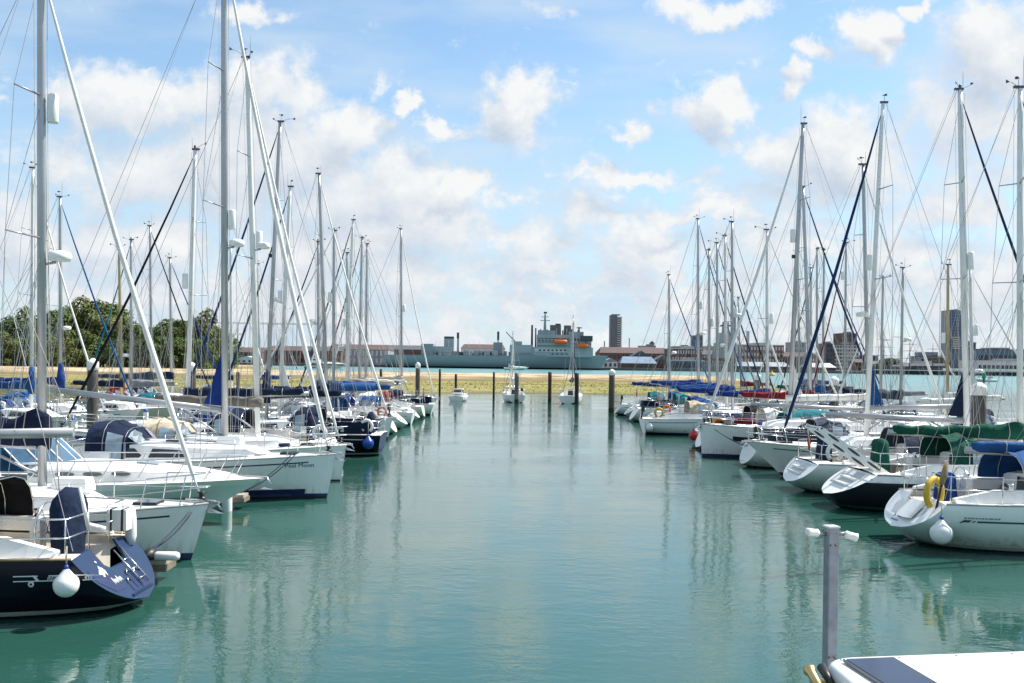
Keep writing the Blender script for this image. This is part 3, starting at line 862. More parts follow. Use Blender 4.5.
# ------------------------------------------------------------------ water
def water_mat():
    m, nt, b = nodes('sea_water'); N, Lk = nt.nodes, nt.links
    tc = N.new('ShaderNodeTexCoord')
    geo = N.new('ShaderNodeNewGeometry')
    def noise(scale, detail, sc=(1, 1, 1), rough=.5, dist=0.0):
        mp = N.new('ShaderNodeMapping'); mp.inputs['Scale'].default_value = sc; Lk.new(tc.outputs['Object'], mp.inputs[0])
        n = N.new('ShaderNodeTexNoise'); n.inputs['Scale'].default_value = scale; n.inputs['Detail'].default_value = detail
        n.inputs['Roughness'].default_value = rough; n.inputs['Distortion'].default_value = dist
        Lk.new(mp.outputs[0], n.inputs['Vector']); return n.outputs[0]
    def mth(op, a, b_=None, c=None):
        n = N.new('ShaderNodeMath'); n.operation = op
        for i, x in enumerate((a, b_, c)):
            if x is None: continue
            if isinstance(x, (int, float)): n.inputs[i].default_value = x
            else: Lk.new(x, n.inputs[i])
        return n.outputs[0]
    patch = N.new('ShaderNodeMapRange'); patch.interpolation_type = 'SMOOTHSTEP'
    Lk.new(noise(.10, 3, (1, 1.8, 1), .5), patch.inputs[0]); patch.inputs[1].default_value = .38; patch.inputs[2].default_value = .66
    patch.inputs[3].default_value = .22; patch.inputs[4].default_value = 1.0
    rip = mth('MULTIPLY', noise(3.4, 3, (.75, 1.25, 1), .55, .3), patch.outputs[0])
    swell = noise(.75, 2, (.8, 1.2, 1), .45)
    fine = mth('MULTIPLY', noise(11.0, 2, (.8, 1.2, 1), .5), patch.outputs[0])
    h = mth('ADD', mth('ADD', mth('MULTIPLY', rip, .0125), mth('MULTIPLY', fine, .0027)), mth('MULTIPLY', swell, .012))
    bp = N.new('ShaderNodeBump'); bp.inputs['Strength'].default_value = 1; bp.inputs['Distance'].default_value = 1
    Lk.new(h, bp.inputs['Height']); Lk.new(bp.outputs[0], b.inputs['Normal'])
    # colour of the water itself: silt and depth vary in broad drifts, paler over the open channel
    n = noise(.06, 4, (1, .6, 1))
    mx = N.new('ShaderNodeMix'); mx.data_type = 'RGBA'; Lk.new(n, mx.inputs[0])
    mx.inputs[6].default_value = (.0135, .067, .050, 1); mx.inputs[7].default_value = (.028, .091, .071, 1)
    sp = N.new('ShaderNodeSeparateXYZ'); Lk.new(geo.outputs['Position'], sp.inputs[0])
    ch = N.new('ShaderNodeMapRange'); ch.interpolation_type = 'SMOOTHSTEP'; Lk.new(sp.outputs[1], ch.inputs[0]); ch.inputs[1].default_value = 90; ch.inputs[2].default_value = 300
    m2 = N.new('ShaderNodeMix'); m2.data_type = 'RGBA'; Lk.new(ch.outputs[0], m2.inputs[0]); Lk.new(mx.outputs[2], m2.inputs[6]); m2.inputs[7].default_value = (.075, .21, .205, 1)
    Lk.new(m2.outputs[2], b.inputs['Base Color'])
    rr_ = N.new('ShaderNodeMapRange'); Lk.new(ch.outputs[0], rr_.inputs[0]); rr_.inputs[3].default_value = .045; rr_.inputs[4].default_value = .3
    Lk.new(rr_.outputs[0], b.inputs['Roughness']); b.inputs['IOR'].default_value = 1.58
    return m
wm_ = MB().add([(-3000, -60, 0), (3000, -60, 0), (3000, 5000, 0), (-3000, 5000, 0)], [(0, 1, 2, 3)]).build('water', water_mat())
tag(wm_, 'green sheltered harbour water between the rows of boats', kind='structure')
# ------------------------------------------------------------------ the two rows and the berths behind them
def spec(side, n, Y, bow_out, xe, base=None, top=None, **kw):
    """base/top: pixels where the mast meets the deck and ends; read as positions at depth Y"""
    head = (1 if bow_out else -1) if side == 'left' else (-1 if bow_out else 1)
    if base is not None:
        Xm = at(base, 440, Y)[0]; Xt, Zt = at(top[0], top[1], Y)
        kw.update(Xm=Xm, Ztop=Zt, lean=(Xt - Xm) * head)
        d = abs(xe - Xm)
        if 'L' not in kw: kw['L'] = max(8.2, min(12.2, d / (.40 if bow_out else .585)))
    kw.setdefault('group', f'yachts in the {side} hand row along the fairway')
    return yacht(Y, head, xe, bow_out=bow_out, seed=int(Y * 10) + (7 if side == 'left' else 0), side=side, **kw)

boats = {}
# ---- left row, from the camera outwards
b = spec('left', 0, 16.95, False, -5.95, L=10.4, Xm=-12.3, Ztop=14.2, B=3.25, c1=.24, hull='navy', cover=None, hi=True, rs=.95, zk0=.16, ts=.74, fs=1.0, fb=1.25, hood='black',
     extras=('scoop', 'wheelcover', 'ladder', 'teak_rail', 'cockpit_boxes'), boom_len=.47, boomz=2.78,
     label='navy blue hulled yacht with open blue stern, round white fender on its side')
boats['navy'] = b
b = spec('left', 1, 20.9, True, -6.3, 43, (41, -42), L=9.6, hull='white_navy', cover='navy', hi=True, fs=.95, fb=1.17, rb=.35, genoa_r=.06,
     cov_h=.78, extras=('rr:.715', 'rd:.43', 'stripe', 'anchor'), label='white yacht behind the navy one, navy boom cover and radome on its mast', boomz=2.45, stay_in=.05)
boats['l2'] = b
b = spec('left', 3, 30.6, True, -5.35, 225, (224, -60), L=10.8, hull='white_navy', cover=None, hi=True, hood='navy', rb=.26, fb=1.34, fs=1.08, B=3.5,
     clew='royal', boomz=2.62, boom_rise=.55, extras=('stripe', 'anchor', 'rr:.445', 'rd:.395'), label='white yacht lettered Peel Moon near its bow, bare silver boom', boom_len=.5, genoa_r=.07, mast_r=.1)
boats['peel'] = b
spec('left', 4, 35.0, True, -5.75, 258, (247, 58), L=10.2, hull='white_plain', cover='taupe', cov_h=.3, hi=True, hood='beige', rb=.2, mast_mat=M_ALUW,
     extras=('anchor', 'reflector_low', 'radome_high'), label='white yacht with plumb bow and beige sprayhood just beyond the lettered Peel Moon bow')
boats['l5'] = spec('left', 5, 39.6, False, -6.6, 187, (195, 150), L=11.4, hull='white_blue', cover='navy', cov_h=.34, hi=True, hood='navy', strip='black', extras=('stripe', 'wheelcover', 'reflector_low'), boom_len=.42,
     label='white yacht with black furled headsail and navy wheel cover, stern to the fairway')
b = spec('left', 6, 45.3, False, -5.9, 266, (280, 122), L=9.6, hull='navy', cover='navy', hood='navy', hi=True, ts=.8, strip='navy', extras=('dodger', 'stripe', 'wheelcover', 'steaming', 'tall_cover'), rs=-.15, zk0=-.05,
     label='dark hulled yacht with navy covers, blue ball fender and lettered side cloth')
boats['sara'] = b
spec('left', 7, 49.7, False, -6.5, 279, (290, 187), hull='white_plain', cover='royal', clew='sail', hood='navy', mast_mat=M_ALUW, extras=('radome_high', 'reflector_low'), strip='navy',
     label='white yacht with royal blue boom cover, hidden just past the dark hulled one')
spec('left', 8, 54.0, True, -6.4, 327, (319, 174), hull='white_red', cover='navy', hood='grey', extras=('anchor',), rb=.25,
     label='white yacht with brown red bottom paint and plumb bow, past the blue ball fender')
boats['l9'] = spec('left', 9, 58.4, False, -6.6, 333, (334, 231), L=9.4, hull='white_plain', cover='blue', hood='blue', canopy='blue', extras=('reflector', 'outboard_rail'),
     label='white yacht under a bright blue bimini and sprayhood on the left row')
spec('left', 10, 62.8, False, -6.1, 318, (318, 242), hull='white_plain', cover='royal', hood='royal', rs=1.3, zk0=.3, strip='navy', extras=('radome_high', 'wheel'),
     label='white yacht with royal blue sprayhood, long sloping stern and navy furled headsail, left row')
spec('left', 11, 67.0, False, -6.7, rs=-.2, zk0=-.05, base=345, top=(353, 220), hull='white_blue', cover='navy', hood='blue', strip='navy', extras=('reflector_low',),
     label='white yacht with blue sprayhood, mast raked towards the fairway, left row')
spec('left', 12, 71.2, False, -6.2, 347, (347, 253), hull='white_plain', cover='beige', hood='white', rs=1.1, zk0=.25, extras=('radome', 'reflector_low'),
     label='white yacht with broad sloping stern and cream boom cover, left row')
spec('left', 13, 75.4, False, -6.5, 358, (362, 238), hull='cream', cover='navy', hood='maroon', strip='maroon', rs=.2,
     label='cream yacht with maroon sprayhood near the far end of the left row')
spec('left', 14, 79.6, False, -6.4, 365, (367, 244), hull='white_navy', cover='white', hood='navy', extras=('dodger',), rs=-.3, zk0=-.05,
     label='white yacht with pale boom cover, last but one of the left row')
spec('left', 15, 84.4, True, -6.3, 401, (401, 229), L=9.8, hull='white_plain', cover='beige', hood='white', extras=('anchor', 'reflector_low'), rb=.3,
     label='white yacht closing the far end of the left row, tall single mast')
# ---- right row
b = spec('right', 0, 24.1, False, 8.76, c1=.26, L=10.6, Xm=15.4, Ztop=14.4, B=3.5, hull='palegreen', cover='blue', hi=True, hood='blue', canopy=None, rs=1.15, zk0=.42, ts=.8, fs=1.12, fb=1.3,
     extras=('scoop', 'wheelcover', 'royalwheel', 'cockpit_boxes'), boomz=2.1, boom_len=.42, label='pale yacht nearest on the right, scooped white stern, yellow horseshoe buoy, blue covers')
boats['r1'] = b
b = spec('right', 1, 30.2, False, 8.75, 1020, (1020, 88), L=10.8, hull='dark', cover='green', cov_h=.52, c1=.31, hi=True, hood='green', rs=1.85, zk0=.42, ts=.74, fs=1.1, strip='green', genoa_r=.07,
     extras=('wheelcover', 'greenwheel', 'stripe'), boomz=2.1, label='dark hulled yacht with white stern gantry and green covers on the right row')
boats['r2'] = b
boats['r3'] = spec('right', 2, 34.2, False, 9.1, 967, (960, 90), L=11.0, hull='palegreen', cover=None, clew='navy', hi=True, hood='slate', rs=1.0, zk0=.32, strip='navy', mast_r=.105, extras=('wheelcover', 'reflector_low', 'ladder', 'cockpit_boxes'), boom_len=.44, boomz=2.4,
     label='white yacht with slate grey sprayhood, next beyond the one with the stern gantry')
spec('right', 3, 38.6, True, 9.1, 866, (883, 103), L=10.8, hull='white_black', cover=None, clew='blue', hi=True, hood='white', stay_in=1.2, strip='navy', genoa_r=.07, rb=1.4, extras=('anchor', 'stripe', 'radome', 'reflector_low'),
     label='white yacht with black rubbing line, navy furled headsail set back from its bow')
spec('right', 4, 42.3, False, 9.7, 869, (863, 165), hull='white_plain', cover=None, hood='slate', hi=True, rs=.5, dodger='slate', extras=('wheel', 'dodger', 'outboard_rail'), boom_len=.54, mast_r=.08,
     label='white yacht with long bare white boom, tucked behind the navy furled headsail')
b = spec('right', 5, 46.4, True, 8.75, 789, (803, 124), L=10.9, hull='white_navy', cover='sail', clew='sail', cov_h=.25, hi=True, rb=.12, fb=1.5, fs=1.25, B=3.6, genoa_r=.075, extras=('reflector', 'hullwin', 'steaming', 'anchor'), mast_r=.1,
     label='high sided white yacht with upright bow and long black hull window')
boats['plumb'] = b
boats['r6'] = spec('right', 6, 50.6, False, 9.3, 811, (803, 187), hull='white_blue', cover='maroon', hood='white', strip='navy', dodger='maroon', extras=('wheel', 'stripe', 'dodger', 'outboard_rail'),
     label='white yacht with white sprayhood and maroon boom cover, right row')
spec('right', 7, 55.6, False, 9.6, 767, (767, 230), L=9.4, hull='dark', cover='royal', hood='black', rs=1.2, zk0=.3, dodger='royal', extras=('reflector_low', 'dodger', 'outboard_rail'),
     label='dark hulled yacht with pale sloping stern and royal blue boom cover, right row')
b = spec('right', 8, 61.6, False, 8.2, 732, (732, 222), L=9.6, hull='white_navy', cover='royal', hood='beige', rs=-.2, zk0=-.1, extras=('stripe', 'radome_high', 'reflector_low', 'outboard_rail'),
     label='white yacht with dark sheer stripe and beige sprayhood, right row')
boats['beige'] = b
boats['r9'] = spec('right', 9, 66.2, False, 8.8, 726, (725, 236), hull='white_plain', cover='royal', hood='blue', rs=1.1, zk0=.25, strip='black', extras=('wheel',),
     label='white yacht with blue sprayhood, tenth along the right row')
spec('right', 10, 70.6, False, 9.0, 717, (717, 243), hull='white_blue', cover='blue', hood='royal', rs=1.2, zk0=.3, strip='navy', extras=('radome',),
     label='white yacht with royal blue sprayhood and sloping stern, right row')
spec('right', 11, 75.0, False, 8.8, 709, (709, 250), hull='white_plain', cover='royal', hood='teal', strip='grey', extras=('reflector_low', 'dodger'),
     label='white yacht with teal sprayhood near the far end of the right row')
spec('right', 12, 79.4, False, 8.6, 698, (698, 219), hull='white_plain', cover='royal', hood='blue', rs=1.2, zk0=.3, strip='blue', extras=('radome', 'reflector_low'),
     label='white yacht with blue furled headsail, tallest mast at the far right end')
spec('right', 13, 84.2, False, 8.6, 669, (669, 275), L=9.0, hull='white_navy', cover='royal', hood='teal', strip='blue', extras=('radome', 'outboard_rail'),
     label='white yacht closing the far end of the right row, outboard on its rail')
# ---- berths behind the pontoons
BL = dict(group='yachts berthed behind the left pontoon')
def behind(side, Y, base, top, desc, stern_in, **kw):
    xe = -20.9 if side == 'left' else 21.3
    head = (-1 if stern_in else 1) if side == 'left' else (1 if stern_in else -1)
    Xm = at(base, 440, Y)[0]; Xt, Zt = at(top[0], top[1], Y)
    kw.update(Xm=Xm, Ztop=Zt, lean=(Xt - Xm) * head)
    d = abs(xe - Xm); L = max(8.2, min(11.5, d / (.585 if stern_in else .42)))
    return yacht(Y, head, xe, L=L, bow_out=not stern_in, label=desc, group=f'yachts berthed behind the {side} pontoon', seed=int(Y * 13), side=side, **kw)
behind('left', 52, 31, (33, 168), 'blue covered yacht with white mast, first behind the left timber pile', False, hull='white_blue', cover='blue', hood='royal', mast_mat=M_ALUW, extras=('tall_cover',))
behind('left', 56.4, 60, (60, 197), 'yacht with blue furled headsail behind the left pile, radome low on its mast', False, hull='white_navy', cover='royal', hood='blue', strip='blue', extras=('radome', 'tall_cover'))
behind('left', 63, 121, (119, 247), 'yacht with plain brown mast behind the left pontoon', False, hull='cream', cover='navy', hood='taupe', mast_mat=M_ALUG, extras=('nogenoa',))
behind('left', 66.8, 131, (131, 240), 'yacht with teal furled headsail beside the brown mast', True, hull='white_plain', cover='grey', hood='teal', strip='teal', extras=('radome_low',))
behind('left', 71, 151, (150, 226), 'white yacht with maroon sprayhood, behind the left pontoon in front of the trees', False, hull='white_red', cover='slate', hood='maroon', strip='black')
behind('left', 75, 171, (170, 258), 'yacht with bright blue furled headsail against the trees', False, hull='white_blue', cover='navy', hood='navy', strip='royal')
behind('left', 88, 231, (231, 246), 'yacht behind the left pontoon, next to the tall blue hoisted sail', False, hull='white_plain', cover='navy', hood='grey')
behind('left', 97, 259, (258, 264), 'yacht farthest behind the left pontoon, slim grey mast', True, hull='white_navy', cover='royal', hood='navy')
behind('right', 53, 973, (970, 268), 'white yacht with slim mast hung with white reflector, behind the right pontoon', True, hull='white_plain', cover='sail', hood='blue', extras=('reflector', 'radome'), )
behind('right', 57.4, 947, (948, 265), 'yacht with gold brown mast behind the right pontoon', False, hull='white_navy', cover='white', hood='navy', mast_mat=M_ALUG, extras=('reflector_low', 'nogenoa'))
behind('right', 63, 900, (903, 268), 'yacht with slate boom cover and grey mast behind the right pontoon', True, hull='white_blue', cover='slate', hood='slate', extras=('radome_high',))
behind('right', 67.4, 880, (883, 278), 'yacht with grey sprayhood behind the right pontoon, short mast', False, hull='white_plain', cover='grey', hood='grey')
behind('right', 73, 844, (846, 243), 'yacht with maroon furled headsail behind the right pontoon', False, hull='white_red', cover='navy', hood='navy', strip='maroon', extras=('reflector_high',))
behind('right', 77.2, 822, (824, 250), 'white yacht with blue boom cover, far behind the right pontoon', True, hull='white_plain', cover='blue', hood='blue', strip='navy')
behind('right', 81.4, 816, (817, 249), 'white yacht with black furled headsail, far behind the right pontoon', False, hull='white_navy', cover='navy', hood='navy', strip='black')
behind('right', 85.6, 810, (811, 268), 'small white yacht with green boom cover, far behind the right pontoon', True, hull='white_plain', cover='green', hood='green')
behind('right', 90, 799, (798, 252), 'white yacht with royal blue sprayhood, far behind the right pontoon', False, hull='white_blue', cover='royal', hood='royal')
behind('right', 97, 741, (738, 298), 'yacht farthest behind the right pontoon, short grey mast', False, hull='cream', cover='maroon', hood='beige')
# ------------------------------------------------------------------ motor boats
def cruiser(Y, head, xe, L, label, group='motor boats in the marina', hull='palegreen', canvas='blue', bow_out=True, rot=None, loc=None, cuddy=False, k=None):
    B = .33 * L; k = k or L / 10
    h = Hull(L, B, 1.02 * k, 1.16 * k, -.1, .2 * 10 * k, -.3, .93, .45, .38, .5)
    x_or = xe - head * L if bow_out else xe
    rt = empty('motor_cruiser', loc or (x_or, Y, 0), rot if rot is not None else (0 if head > 0 else math.pi))
    tag(rt, label, 'motor boat', group)
    h.shell(26, 12).build('hull', hmat(hull), rt)
    MB().prism([h.pt(0, i / 8, -1) for i in range(9)] + [h.pt(0, i / 8, 1) for i in range(8, 0, -1)], (.04, 0, 0)).build('transom', M_GEL, rt)
    m = MB(); m.grid([[h.deck(i / 14, f) for f in (-1, -.5, 0, .5, 1)] for i in range(15)], False); m.build('deck', M_DECK, rt)
    for sd in (-1, 1):
        h.band(.02, .16, 0, .985, sd, .012).build('rubbing_strake', M_GEL, rt)
        h.band(.50, .44, .05, .9, sd, .006).build('hull_stripe', mat('stripe_grey', (.25, .3, .32), .4), rt)
    # raised foredeck that runs down to the bow
    rows = []
    prof = [(.34, .40), (.40, .43), (.52, .40), (.66, .32), (.80, .20), (.92, .05)]
    for q, hh in prof:
        x, _, z = h.deck(q); wc = .74 * h.w(q); hh *= k
        rows.append([(x, s * wc * f, z - .05 + (hh + .05) * g_) for s, f, g_ in ((-1, 1, 0), (-1, .97, .6), (-1, .84, .92), (-1, .4, 1.04), (1, .0, 1.07), (1, .4, 1.04), (1, .84, .92), (1, .97, .6), (1, 1, 0))])
    m = MB().grid(rows, True); m.poly(list(reversed(rows[0]))); m.poly(rows[-1])
    fd = m.build('cabin_top', M_GEL, rt)
    for sd in (-1, 1):
        for q in (.37, .45, .53, .61):
            x, _, z = h.deck(q); wc = .74 * h.w(q)
            rg = [(x + .24 * k * math.cos(a), sd * (wc * .985 + .015), z + .17 * k + .06 * k * math.sin(a)) for a in [2 * math.pi * i / 12 for i in range(12)]]
            MB().prism(rg, (0, -sd * .05, 0)).build('porthole', mat('porthole_grey', (.12, .14, .15), .15, coat=.4), fd)
    MB().box((h.deck(.66)[0], 0, h.deck(.66)[2] + .35 * k), (.55 * k, .55 * k, .05), ry=.09).build('hatch', M_CLEAR, fd)
    # windscreen and canvas
    q0 = .36; x0, _, z0 = h.deck(q0); z0 += .42 * k; w0 = .74 * h.w(q0)
    lo = [(x0 + (.75 - 1.1 * abs(f) ** 2.2) * k, f * w0, z0) for f in (-1, -.8, -.5, -.17, .17, .5, .8, 1)]
    hi_ = [(p[0] - .85 * k, p[1] * .88, z0 + .78 * k) for p in lo]
    ws = MB().grid([lo, hi_], False).build('windscreen', mat('blue_screen', (.07, .16, .26), .12, var=.4, scale=1.5, coat=.5) if canvas == 'sky' else M_CLEAR, rt)
    fr = MB()
    fr.tube(lo, .03, 5); fr.tube(hi_, .028, 5)
    for a, b in zip(lo, hi_): fr.tube([a, b], .02, 5)
    fr.build('windscreen_frame', M_ALUW, ws)
    xe_ = h.deck(.06)[0]
    top = []
    for t in (0, .2, .5, .8, 1):
        x = lerp(hi_[0][0] + .3 * k, xe_, t); zt = z0 + (.76 + .22 * math.sin(math.pi * (.25 + .75 * t) )) * k
        hgt = zt - (h.fs + .1) if t > .0 else zt - z0 + .05
        top.append(arch(x, w0 * (.92 + .1 * t), hgt, zt - hgt, n=10, p=.42, fwd=.35 * k * (1 - t)))
    if not cuddy:
        cv = MB().grid(top, True).build('canvas_canopy', cloth(canvas), rt)
        for i0 in (1, 2):
            for ii, sd in (((1, 2), 1), ((8, 9), -1)):
                g = [[Vector(top[i0][i]).lerp(Vector(top[i0 + 1][i]), t) + Vector((0, sd * .02, .0)) for i in ii] for t in (.12, .88)]
                MB().grid(g, False).build('canopy_window', M_CLEAR, cv)
    else:
        wl = MB().box((lerp(x0, xe_, .35), 0, z0 + .35 * k), (1.5 * k, w0 * 1.7, 1.1 * k), taper=.88).build('wheelhouse', M_GEL, rt)
        MB().box((lerp(x0, xe_, .35), 0, z0 + .93 * k), (1.75 * k, w0 * 1.75, .07), taper=.97).build('wheelhouse_roof', M_GEL, wl)
        for sd in (-1, 1): MB().box((lerp(x0, xe_, .35), sd * w0 * .80, z0 + .5 * k), (1.1 * k, .1, .36 * k)).build('window', M_GLASS, wl)
        MB().box((lerp(x0, xe_, .35) - .72 * k, 0, z0 + .5 * k), (.14, w0 * 1.2, .36 * k)).build('window', M_GLASS, wl)
    # bow rail
    pr = MB()
    def rl(q, z): p = h.pt(q, 1, 1); return Vector((p[0] - .05, p[1] * .93, p[2] + z))
    qs = [.42, .5, .6, .7, .8, .88, .94]
    L_ = [rl(q, .58 * k) for q in qs]
    loop = [rl(.36, .1)] + L_ + [Vector((L - .02, 0, h.fb + .6 * k))] + [Vector((p.x, -p.y, p.z)) for p in reversed(L_)] + [Vector((rl(.36, .1).x, -rl(.36, .1).y, rl(.36, .1).z))]
    pr.tube(loop, .016, 6)
    for q in qs[1:]:
        a, b = rl(q, .58 * k), rl(q - .035, .02)
        for sd in (-1, 1): pr.tube([(a.x, sd * a.y, a.z), (b.x, sd * b.y, b.z)], .014, 5)
    pr.build('bow_rail', M_STEEL, rt)
    am = MB().tube([(L - .9, 0, h.fb + .08), (L + .02, 0, h.fb + .02), (L + .16, 0, h.fb - .22)], .025, 5)
    am.add([(L + .2, 0, h.fb - .3), (L - .1, .2, h.fb - .26), (L - .1, -.2, h.fb - .26)], [(0, 1, 2)]); am.build('anchor', M_STEEL, rt)
    return rt, h

l3, h3 = cruiser(25.8, 1, -6.3, 8.4, k=1.0, label= 'low white motor cruiser with blue canvas canopy and water-light tinted hull, bow raked', hull='palegreen', canvas='sky')
cruiser(111, 1, 0, 5.2, 'small white motor boat with wheelhouse moored beside the far timber posts', hull='white_plain', cuddy=True, rot=R(82), loc=(at(456, 400, 109)[0], 109, 0))
cruiser(80, -1, -20.9, 8.6, 'white cabin motor boat with navy canopy behind the left pontoon', hull='white_navy', canvas='navy')
cruiser(47.5, -1, -20.9, 8.2, 'white cabin motor boat with royal blue canopy behind the left pontoon, nearest the timber pile', hull='white_blue', canvas='royal')
cruiser(47.6, 1, 21.3, 8.8, 'white cabin motor boat with teal canopy behind the right pontoon', hull='white_plain', canvas='teal')
for px, Y, top, lab, cov, sd in ((517, 111, 334, 'small white yacht moored alone by the grey post, stern towards us', 'white', 4), (567, 110, 318, 'small white yacht with dark furled headsail moored between two far posts', 'black', 5)):
    X, Zt = at(px, top, Y)
    r_ = yacht(Y, 1, 0, L=7.4, Xm=4.3, Ztop=Zt, hull='white_plain', cover=cov, strip=None if sd == 4 else 'navy', label=lab, group='small yachts on the far moorings', seed=sd, extras=('outboard_rail',) if sd == 4 else ('tiller',), bow_out=False, rs=-.1, zk0=-.05)
    r_[0].location = (X, Y - 3.6, 0); r_[0].rotation_euler.z = R(90 + (6 if sd == 4 else -10))

# ------------------------------------------------------------------ lettering and marks on the near hulls
def side_fn(h, x0, z0, dirn, side, off=.012):
    def fn(a, b):
        x = x0 + dirn * a; z = z0 + b
        return (x, side * (h.y_at(x, z) + off), z)
    return fn
rt, h, hu, tr, vis, xo = boats['peel']
text_on('Peel Moon', .185, side_fn(h, -6.75 - xo, h.zs(.86) - .30, 1, vis), 'name_lettering', mat('ink_navy', (.04, .06, .13), .4), hu)
h.band(.16, .07, .30, .90, vis, .008, rel=False).build('boot_band', mat('ink_navy', (.04, .06, .13), .4), hu)
h.band(.30, .15, .2, .935, vis, .009, rel=False).build('boot_band', mat('boot_navy', (.015, .025, .09), .3), hu)
rt, h, hu, tr, vis, xo = boats['navy']
INKW = mat('ink_white', (.62, .64, .64), .4, var=.05)
xw = lambda px, xo=xo: (at(px, 582, 15.5)[0] - xo) * -1
zw = lambda px, py: at(px, py, 15.5)[1]
f = side_fn(h, 0, 0, 1, vis)
def strip(h, hu, x0, x1, z0, z1, mtl, vis, name='hull_mark', sl=0.0):
    m = MB(); rows = []
    for i in range(9):
        x = lerp(x0, x1, i / 8); rows.append([(x, vis * (h.y_at(x, z0) + .01), z0), (x + sl, vis * (h.y_at(x + sl, z1) + .01), z1)])
    return m.grid(rows, False).build(name, mtl, hu)
za, zb_ = zw(40, 578.5), zw(40, 583.5)
strip(h, hu, xw(11), xw(34), za, za + .018, INKW, vis); strip(h, hu, xw(11), xw(55), zb_, zb_ + .016, INKW, vis)
strip(h, hu, xw(44), xw(97), za, za + .018, INKW, vis); strip(h, hu, xw(78), xw(100), zb_, zb_ + .016, INKW, vis)
strip(h, hu, xw(36), xw(33), zb_, za + .02, INKW, vis, sl=.07)
text_on('BETE', .10, side_fn(h, xw(42), zb_ + .005, -1, vis), 'hull_lettering', INKW, hu, shear=.25)
text_on('30', .14, side_fn(h, xw(75), zb_ + .0, -1, vis), 'hull_lettering', INKW, hu, True, .25)
MB().lathe([(.02, 0), (.045, 0), (.05, .012), (.02, .014)], (0, 0, 0), 14, 'y').build('skin_fitting', INKW, hu, loc=(xw(27.5), vis * (h.y_at(xw(27.5), zw(27, 586)) + .0), zw(27, 586)))
# white emblem and name on the blue transom: brush strokes whose words cannot be read in the picture
def on_transom(h, y, z, off=.012): return (h.xs(z) - off, y, z)
m = MB()
for y, z, dy_, dz in ((.62, .86, .03, .02), (.56, .90, .03, .02), (.72, .70, .10, .06), (.66, .76, .05, .05), (.60, .71, .04, .07)):
    m.add([on_transom(h, y - dy_, z), on_transom(h, y, z - dz), on_transom(h, y + dy_, z + .01), on_transom(h, y, z + dz)], [(0, 1, 2, 3)])
m.build('transom_emblem', INKW, tr)
m = MB()
for i in range(6):
    y = .62 - .055 * i; m.tube([on_transom(h, y, .50 + .012 * (i % 2)), on_transom(h, y - .02, .57 + .03 * ((i * 2) % 3 == 0)), on_transom(h, y - .05, .51)], .010, 4)
m.build('transom_name', INKW, tr)
M_TN2 = mat('transom_shade', (.012, .022, .085), .4)  # darker navy on flat panels: shade of the recesses put into the colour
wt = h.w(0)
MB().prism([on_transom(h, y, z, .004) for y, z in ((.88 * wt, .80), (.40 * wt, .60), (.30 * wt, .40), (.62 * wt, .42), (.86 * wt, .62))], (-.004, 0, 0)).build('transom_panel', M_TN2, tr)
for yy, z0_, z1_, w_ in ((-.30, .30, .56, .17), (-.02, .34, .60, .07), (.16, .32, .5, .07)):
    MB().prism([on_transom(h, yy - w_, z0_, .006), on_transom(h, yy + w_, z0_, .006), on_transom(h, yy + w_ * .8, z1_, .006), on_transom(h, yy - w_ * .8, z1_, .006)], (-.004, 0, 0)).build('step_shade_panel', M_TN2, tr)
    MB().tube([on_transom(h, yy + w_, z1_ - .04, .02), on_transom(h, yy, z1_ + .03, .05), on_transom(h, yy - w_, z1_ - .04, .02)], .011, 5).build('grab_handle', M_STEEL, tr)
# ---- the pale yacht on the right: side flash, emblem and stepped stern
rt, h, hu, tr, vis, xo = boats['r1']
INKD = mat('ink_dark', (.03, .05, .075), .4, var=.05)
X1 = lambda px, xo=xo: at(px, 518, 22.85)[0] - xo
Z1 = lambda py: at(980, py, 22.85)[1]
strip(h, hu, X1(972), X1(1060), Z1(521.3), Z1(519.6), INKD, vis)
strip(h, hu, X1(967), X1(969), Z1(521.2), Z1(519.4), INKD, vis, sl=.04)
strip(h, hu, X1(957), X1(964.5), Z1(521.2), Z1(518.8), INKD, vis, sl=.06); strip(h, hu, X1(955.5), X1(958), Z1(522), Z1(520), INKD, vis, sl=.06)
x = X1(959.5)
for i, wd_ in enumerate((.06, .05, .07, .05, .04, .06, .05, .1, .05, .06)):
    strip(h, hu, x, x + wd_, Z1(517.6), Z1(516.2), mat('ink_grey', (.2, .26, .28), .5), vis, 'side_lettering'); x += wd_ + .02
m = MB()
for y, z, a in ((.35, .62, .12), (.20, .64, .1), (.06, .62, .08)): m.add([on_transom(h, y, z), on_transom(h, y + a * .5, z + .09), on_transom(h, y - a * .6, z + .01)], [(0, 1, 2)])
m.build('stern_emblem', INKD, tr)
m = MB()
for i in range(6): m.add([on_transom(h, .36 - .07 * i, .545), on_transom(h, .36 - .07 * i, .575), on_transom(h, .315 - .07 * i, .575), on_transom(h, .315 - .07 * i, .545)], [(0, 1, 2, 3)])
m.build('stern_lettering', mat('ink_grey', (.2, .26, .28), .5), tr)
wt = h.w(0)
M_SH = mat('gelcoat_shade', (.55, .57, .57), .35)  # darker gelcoat paints the recess shade onto a flat stern panel
MB().prism([on_transom(h, y, z, .004) for y, z in ((-.52 * wt, 1.02), (.55 * wt, 1.02), (.62 * wt, .86), (.5 * wt, .70), (-.45 * wt, .70), (-.6 * wt, .86))], (-.006, 0, 0)).build('stern_shade_panel', M_SH, tr)
m = MB(); rows = []
for i in range(9):
    a = math.pi * i / 8; rows.append([(h.xs(.70 + .36 * t) - .06 + .04 * t - .12 * math.sin(a), -.14 * wt + .30 * wt * math.cos(a), .70 + .40 * t) for t in (0, .5, 1)])
